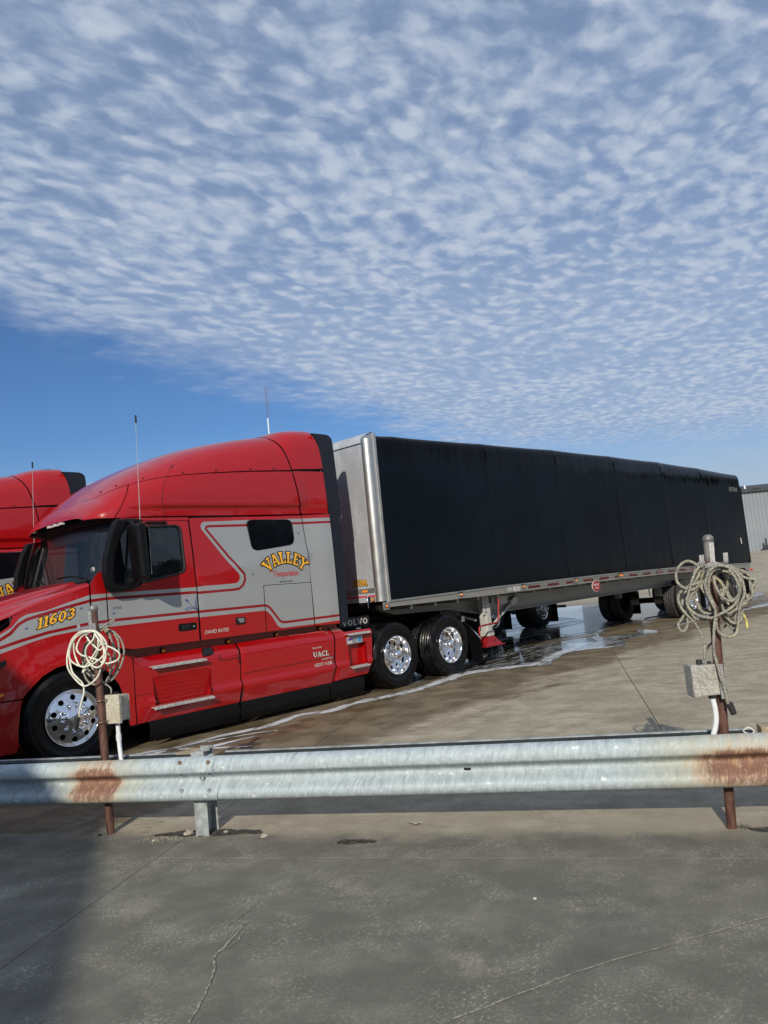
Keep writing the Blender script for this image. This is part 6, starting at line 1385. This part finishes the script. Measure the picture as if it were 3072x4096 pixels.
        for (lx, big_) in [q_ for q_ in ((6.85, 0), (8.78, 0), (10.74, 0), (12.75, 1), (14.80, 2), (16.82, 2)) if q_[0] < XR-.5]:
            z = zr(lx)-.035; w_ = .10 if big_ != 1 else .17
            pp = MB().prism([(lx-w_*1.05, z+.05), (lx+w_*1.05, z+.05), (lx+w_*.85, z-.06), (lx-w_*.75, z-.06)], yy(-.016), yy(-.006)).build('marker_plate', M['alu'], t, bevel=.002)
            if big_ == 1:
                MB().prism(rounded([(lx-.10, z-.035), (lx+.10, z-.035), (lx+.10, z+.035), (lx-.10, z+.035)], .03), yy(-.018), yy(-.026)).build('lamp_gasket', M['ink'], pp); MB().prism(rounded([(lx-.075, z-.025), (lx+.075, z-.025), (lx+.075, z+.025), (lx-.075, z+.025)], .02), yy(-.026), yy(-.034)).build('lens', M['amber'], pp)
            else:
                MB().lathe([(.038, yy(-.017)), (.038, yy(-.024)), (.026, yy(-.026))], (lx, 0, z), 18).build('lamp_gasket', M['ink'], pp); MB().lathe([(.026, yy(-.024)), (.02, yy(-.036)), (.001, yy(-.039))], (lx, 0, z), 18).build('lens', M['amber'] if big_ == 0 else M['redlens'], pp)
        # main beam: web with flanges, shallower at the neck
        bm_ = MB(); st = [(5.25, 1.22), (5.6, 1.12), (6.3, 1.10), (7.0, 1.08), (7.6, .98), (8.1, .895), (9.5, .89), (15.0, .89), (16.2, .90), (XR-.33, .93)]
        for (a, za), (b, zb_) in zip(st, st[1:]):
            ta, tb = zr(a)-.05, zr(b)-.05
            bm_.hexa([(a, yy(.50), za), (b, yy(.50), zb_), (b, yy(.52), zb_), (a, yy(.52), za), (a, yy(.50), ta), (b, yy(.50), tb), (b, yy(.52), tb), (a, yy(.52), ta)])
            for dz in (0, .045): bm_.hexa([(a, yy(.42 if dz == 0 else .47), za+dz), (b, yy(.42 if dz == 0 else .47), zb_+dz), (b, yy(.60), zb_+dz), (a, yy(.60), za+dz), (a, yy(.42 if dz == 0 else .47), za+dz+.016), (b, yy(.42 if dz == 0 else .47), zb_+dz+.016), (b, yy(.60), zb_+dz+.016), (a, yy(.60), za+dz+.016)])
        wb = bm_.build('main_beam', M['frame_alu'], t)
        # mud flaps
        MB().box(axles[0]+.78, axles[0]+.80, yy(.04), yy(.66), .10, .75).build('mud_flap', M['black'], t); MB().box(axles[1]+.74, axles[1]+.76, yy(.02), yy(.66), .09, .92).build('mud_flap', M['black'], t)
        MB().prism([(XR-.88, 1.21), (XR-.08, 1.20), (XR-.08, .98), (XR-.28, .98), (XR-.48, 1.10)], yy(.015), yy(.03)).build('rear_bracket', M['alu'], t)
        tl = MB().box(XR-.06, XR-.02, yy(.06), yy(.40), 1.02, 1.20).build('tail_light_box', M['alu'], t); MB().cyl((XR-.02, yy(.14), 1.11), (XR, yy(.14), 1.11), .05, 16).build('lens', M['redlens'], tl)
        MB().cyl((XR-.03, yy(.0), 1.03), (XR-.03, yy(-.06), 1.03), .035, 12, .028).build('side_lens', M['redlens'], tl)
        [wheel('drive', ax_, t, 1 if yy(0) == 0 else -1, dusty=True) for ax_ in axles]
        # landing leg
        lg = MB(); lg.box(7.88, 8.04, yy(.27), yy(.44), .52, 1.34); lg = lg.build('landing_leg', M['white'], t, bevel=.02)
        MB().box(7.865, 8.055, yy(.255), yy(.455), .50, .60).build('leg_collar', M['white'], lg, bevel=.008)
        MB().box(7.86, 8.06, yy(.30), yy(.31), .95, 1.36).build('mount_plate', M['white'], lg)
        hb = MB()
        for k in range(6):
            for sx in (7.875,): hb.cyl((sx, yy(.262), 1.32-k*.075), (sx, yy(.258), 1.32-k*.075), .016, 10)
        for k in range(3): hb.cyl((8.02, yy(.262), 1.33-k*.11), (8.02, yy(.258), 1.33-k*.11), .018, 10)
        MB().box(7.80, 7.90, yy(.268), yy(.28), .90, 1.37).build('hole_strip', M['white'], lg); hb.build('bolt_holes', M['ink'], lg, kind='stuff')
        MB().box(8.01, 8.07, yy(.25), yy(.27), 1.10, 1.30).build('gear_box', M['ink'], lg)
        ft = MB().hexa([(7.70, yy(.20), .335), (8.20, yy(.20), .335), (8.20, yy(.52), .335), (7.70, yy(.52), .335), (7.90, yy(.27), .505), (8.03, yy(.27), .505), (8.03, yy(.44), .505), (7.90, yy(.44), .505)])
        ft.box(7.66, 8.24, yy(.17), yy(.55), .32, .335); ft.build('leg_foot', M['footred'], lg); MB().cyl((7.965, yy(.205), .44), (7.965, yy(.19), .44), .025, 12).build('foot_pin', M['footred'], lg)
        MB().tube([(8.10, yy(.42), .60), (8.60, yy(.44), .84), (9.06, yy(.46), 1.08)], .028, 8, sub=1).build('leg_brace', M['white'], lg)
        MB().prism([(8.94, .99), (9.06, .99), (9.17, 1.07), (9.12, 1.17), (8.94, 1.09)], yy(.42), yy(.49)).build('brace_bracket', M['white'], lg, bevel=.006)
        MB().tube([(7.86, yy(.5), .80), (7.4, yy(.9), 1.02)], .024, 8, sub=1).build('leg_brace', M['frame_alu'], lg)
    # crank handle on the near leg
    MB().tube([(8.03, .26, 1.25), (8.05, .10, 1.25), (8.055, .08, 1.22), (8.02, .08, .98), (7.98, .08, .80), (7.93, .08, .745), (7.70, .08, .735), (7.44, .08, .725), (7.38, .08, .69), (7.37, .08, .56)], .017, 8, sub=3).build('crank_handle', M['footred'], t)
    MB().cyl((8.03, .25, 1.25), (8.04, .09, 1.25), .022, 10).build('crank_shaft', M['ink'], t)
    # utility panel and decals on the near beam
    MB().box(8.55, 8.90, .465, .495, 1.04, 1.33).build('document_box', M['white'], t, bevel=.006)
    MB().box(8.26, 8.70, -.008, -.001, 1.262, 1.368).build('plate', M['trailer_alu'], t)
    MB().cyl((8.34, -.008, 1.315), (8.34, -.016, 1.315), .045, 20).build('round_cap', M['galv2'], t)
    for (x0, x1, z0, z1, m_, dk_) in ((8.44, 8.64, 1.275, 1.36, 'lett', 0), (9.13, 9.30, 1.165, 1.235, 'ink', 1), (9.32, 9.42, 1.165, 1.235, 'lett', 1), (9.44, 9.57, 1.175, 1.23, 'lett', 1), (9.18, 9.29, 1.095, 1.145, 'yl', 1)):
        yo_ = .490 if dk_ else -.010; MB().box(x0, x1, yo_, yo_+.003, z0, z1).build('decal', M[m_], t)
        q = MB()
        for k in range(3): zz = lerp(z0, z1, (k+.6)/3.3); q.box(x0+.012, x1-.012-.03*(k % 2), yo_-.004, yo_-.002, zz, zz+.005)
        q.build('decal_print', M['ink'] if m_ != 'ink' else M['lett'], t)
    # cross members
    for i in range(int((XR-5.8)/.6)+1):
        x = 5.6+i*.6; MB().box(x, x+.05, .06, 2.54, 1.20, 1.32).build('cross_member', M['frame_alu'], t)
    MB().box(5.1, XR-.03, .06, 2.54, 1.325, 1.335).build('deck_underside', M['dark'], t)
    MB().box(5.1, 7.2, .6, 2.0, 1.08, 1.12).build('coupler_plate', M['dark'], t)
    # axles and suspension
    for x in axles:
        MB().cyl((x, .5, .51), (x, 2.1, .51), .075, 14).build('axle', M['dark'], t)
        for y in (.72, 1.88):
            MB().box(x-.62, x+.10, y-.05, y+.05, .62, .70).build('trailing_arm', M['dark'], t)
            MB().box(x-.66, x-.50, y-.07, y+.07, .64, 1.0).build('hanger', M['frame_alu'], t)
            MB().lathe([(.0, .66), (.10, .665), (.125, .70), (.13, .75), (.11, .79), (.13, .83), (.125, .88), (.10, .92)], (x+.32, y, 0), 20, axis='z').build('air_bag', M['rubber'], t)
            MB().cyl((x-.05, y+.12*(1 if y < 1.3 else -1), .50), (x-.05, y+.34*(1 if y < 1.3 else -1), .50), .10, 16).build('brake_chamber', M['frame_alu'], t, bevel=.01)
        MB().tube([(x-.3, 1.1, .98), (x-.1, 1.2, .75), (x+.05, 1.25, .62)], .014, 6).build('air_hose', M['ink'], t)
    MB().box(XR-.13, XR-.03, .1, 2.5, .45, .53).build('rear_bumper', M['alu'], t)
    if main:
        s_ = MB(); oc = [(11.545+.185*math.cos(R(22.5+45*k)), 1.165+.125*math.sin(R(22.5+45*k))) for k in range(8)]
        y0 = .40; oc2 = [(lerp(11.545, x, 1), z) for x, z in oc]
        sg_ = MB().prism(oc2, -.03, -.018).build('round_sign', M['lett'], t)
        MB().prism([(11.545+(x-11.545)*.93, 1.165+(z-1.165)*.93) for x, z in oc], -.036, -.031).build('sign_face', M['signred'], sg_)
        def pm(u, v, l): return (lerp(11.42, 11.67, u), -.037-l, 1.17+v*.052)
        fo, ff = word('MAC', pm, 0, lift=.002); ff.build('sign_lettering', M['lett'], sg_, fix=False)
        text_on('sign_lettering', 'Trailer', 11.46, 1.105, .18, .045, lambda x, z: -.034, M['lett'], sg_, .3, .01)
        MB().box(11.50, 11.59, -.018, .5, 1.20, 1.24).build('sign_bracket', M['frame_alu'], sg_)
    return t
# ================================================================ ASSEMBLE THE TRUCKS
tr = make_tractor()
SKIP = ('fleet_number', 'badge', 'driver_name', 'operator_lettering', 'sticker_plate')
t2 = copy_tree(tr, None, SKIP); t2.location = (-2.1, 3.85, 0); t2['label'] = 'second red semi truck cab cut off by the left edge, parked behind the nearer one'
tr['group'] = t2['group'] = 'red semi trucks'
l1 = make_trailer()
l2 = make_trailer(False, 19.0, (15.15, 17.55)); l2.location = (-2.1, 3.85, 0); l2['label'] = 'trailer of the second truck, its wheels showing beneath the nearer black trailer'
l1['group'] = l2['group'] = 'tarp trailers'
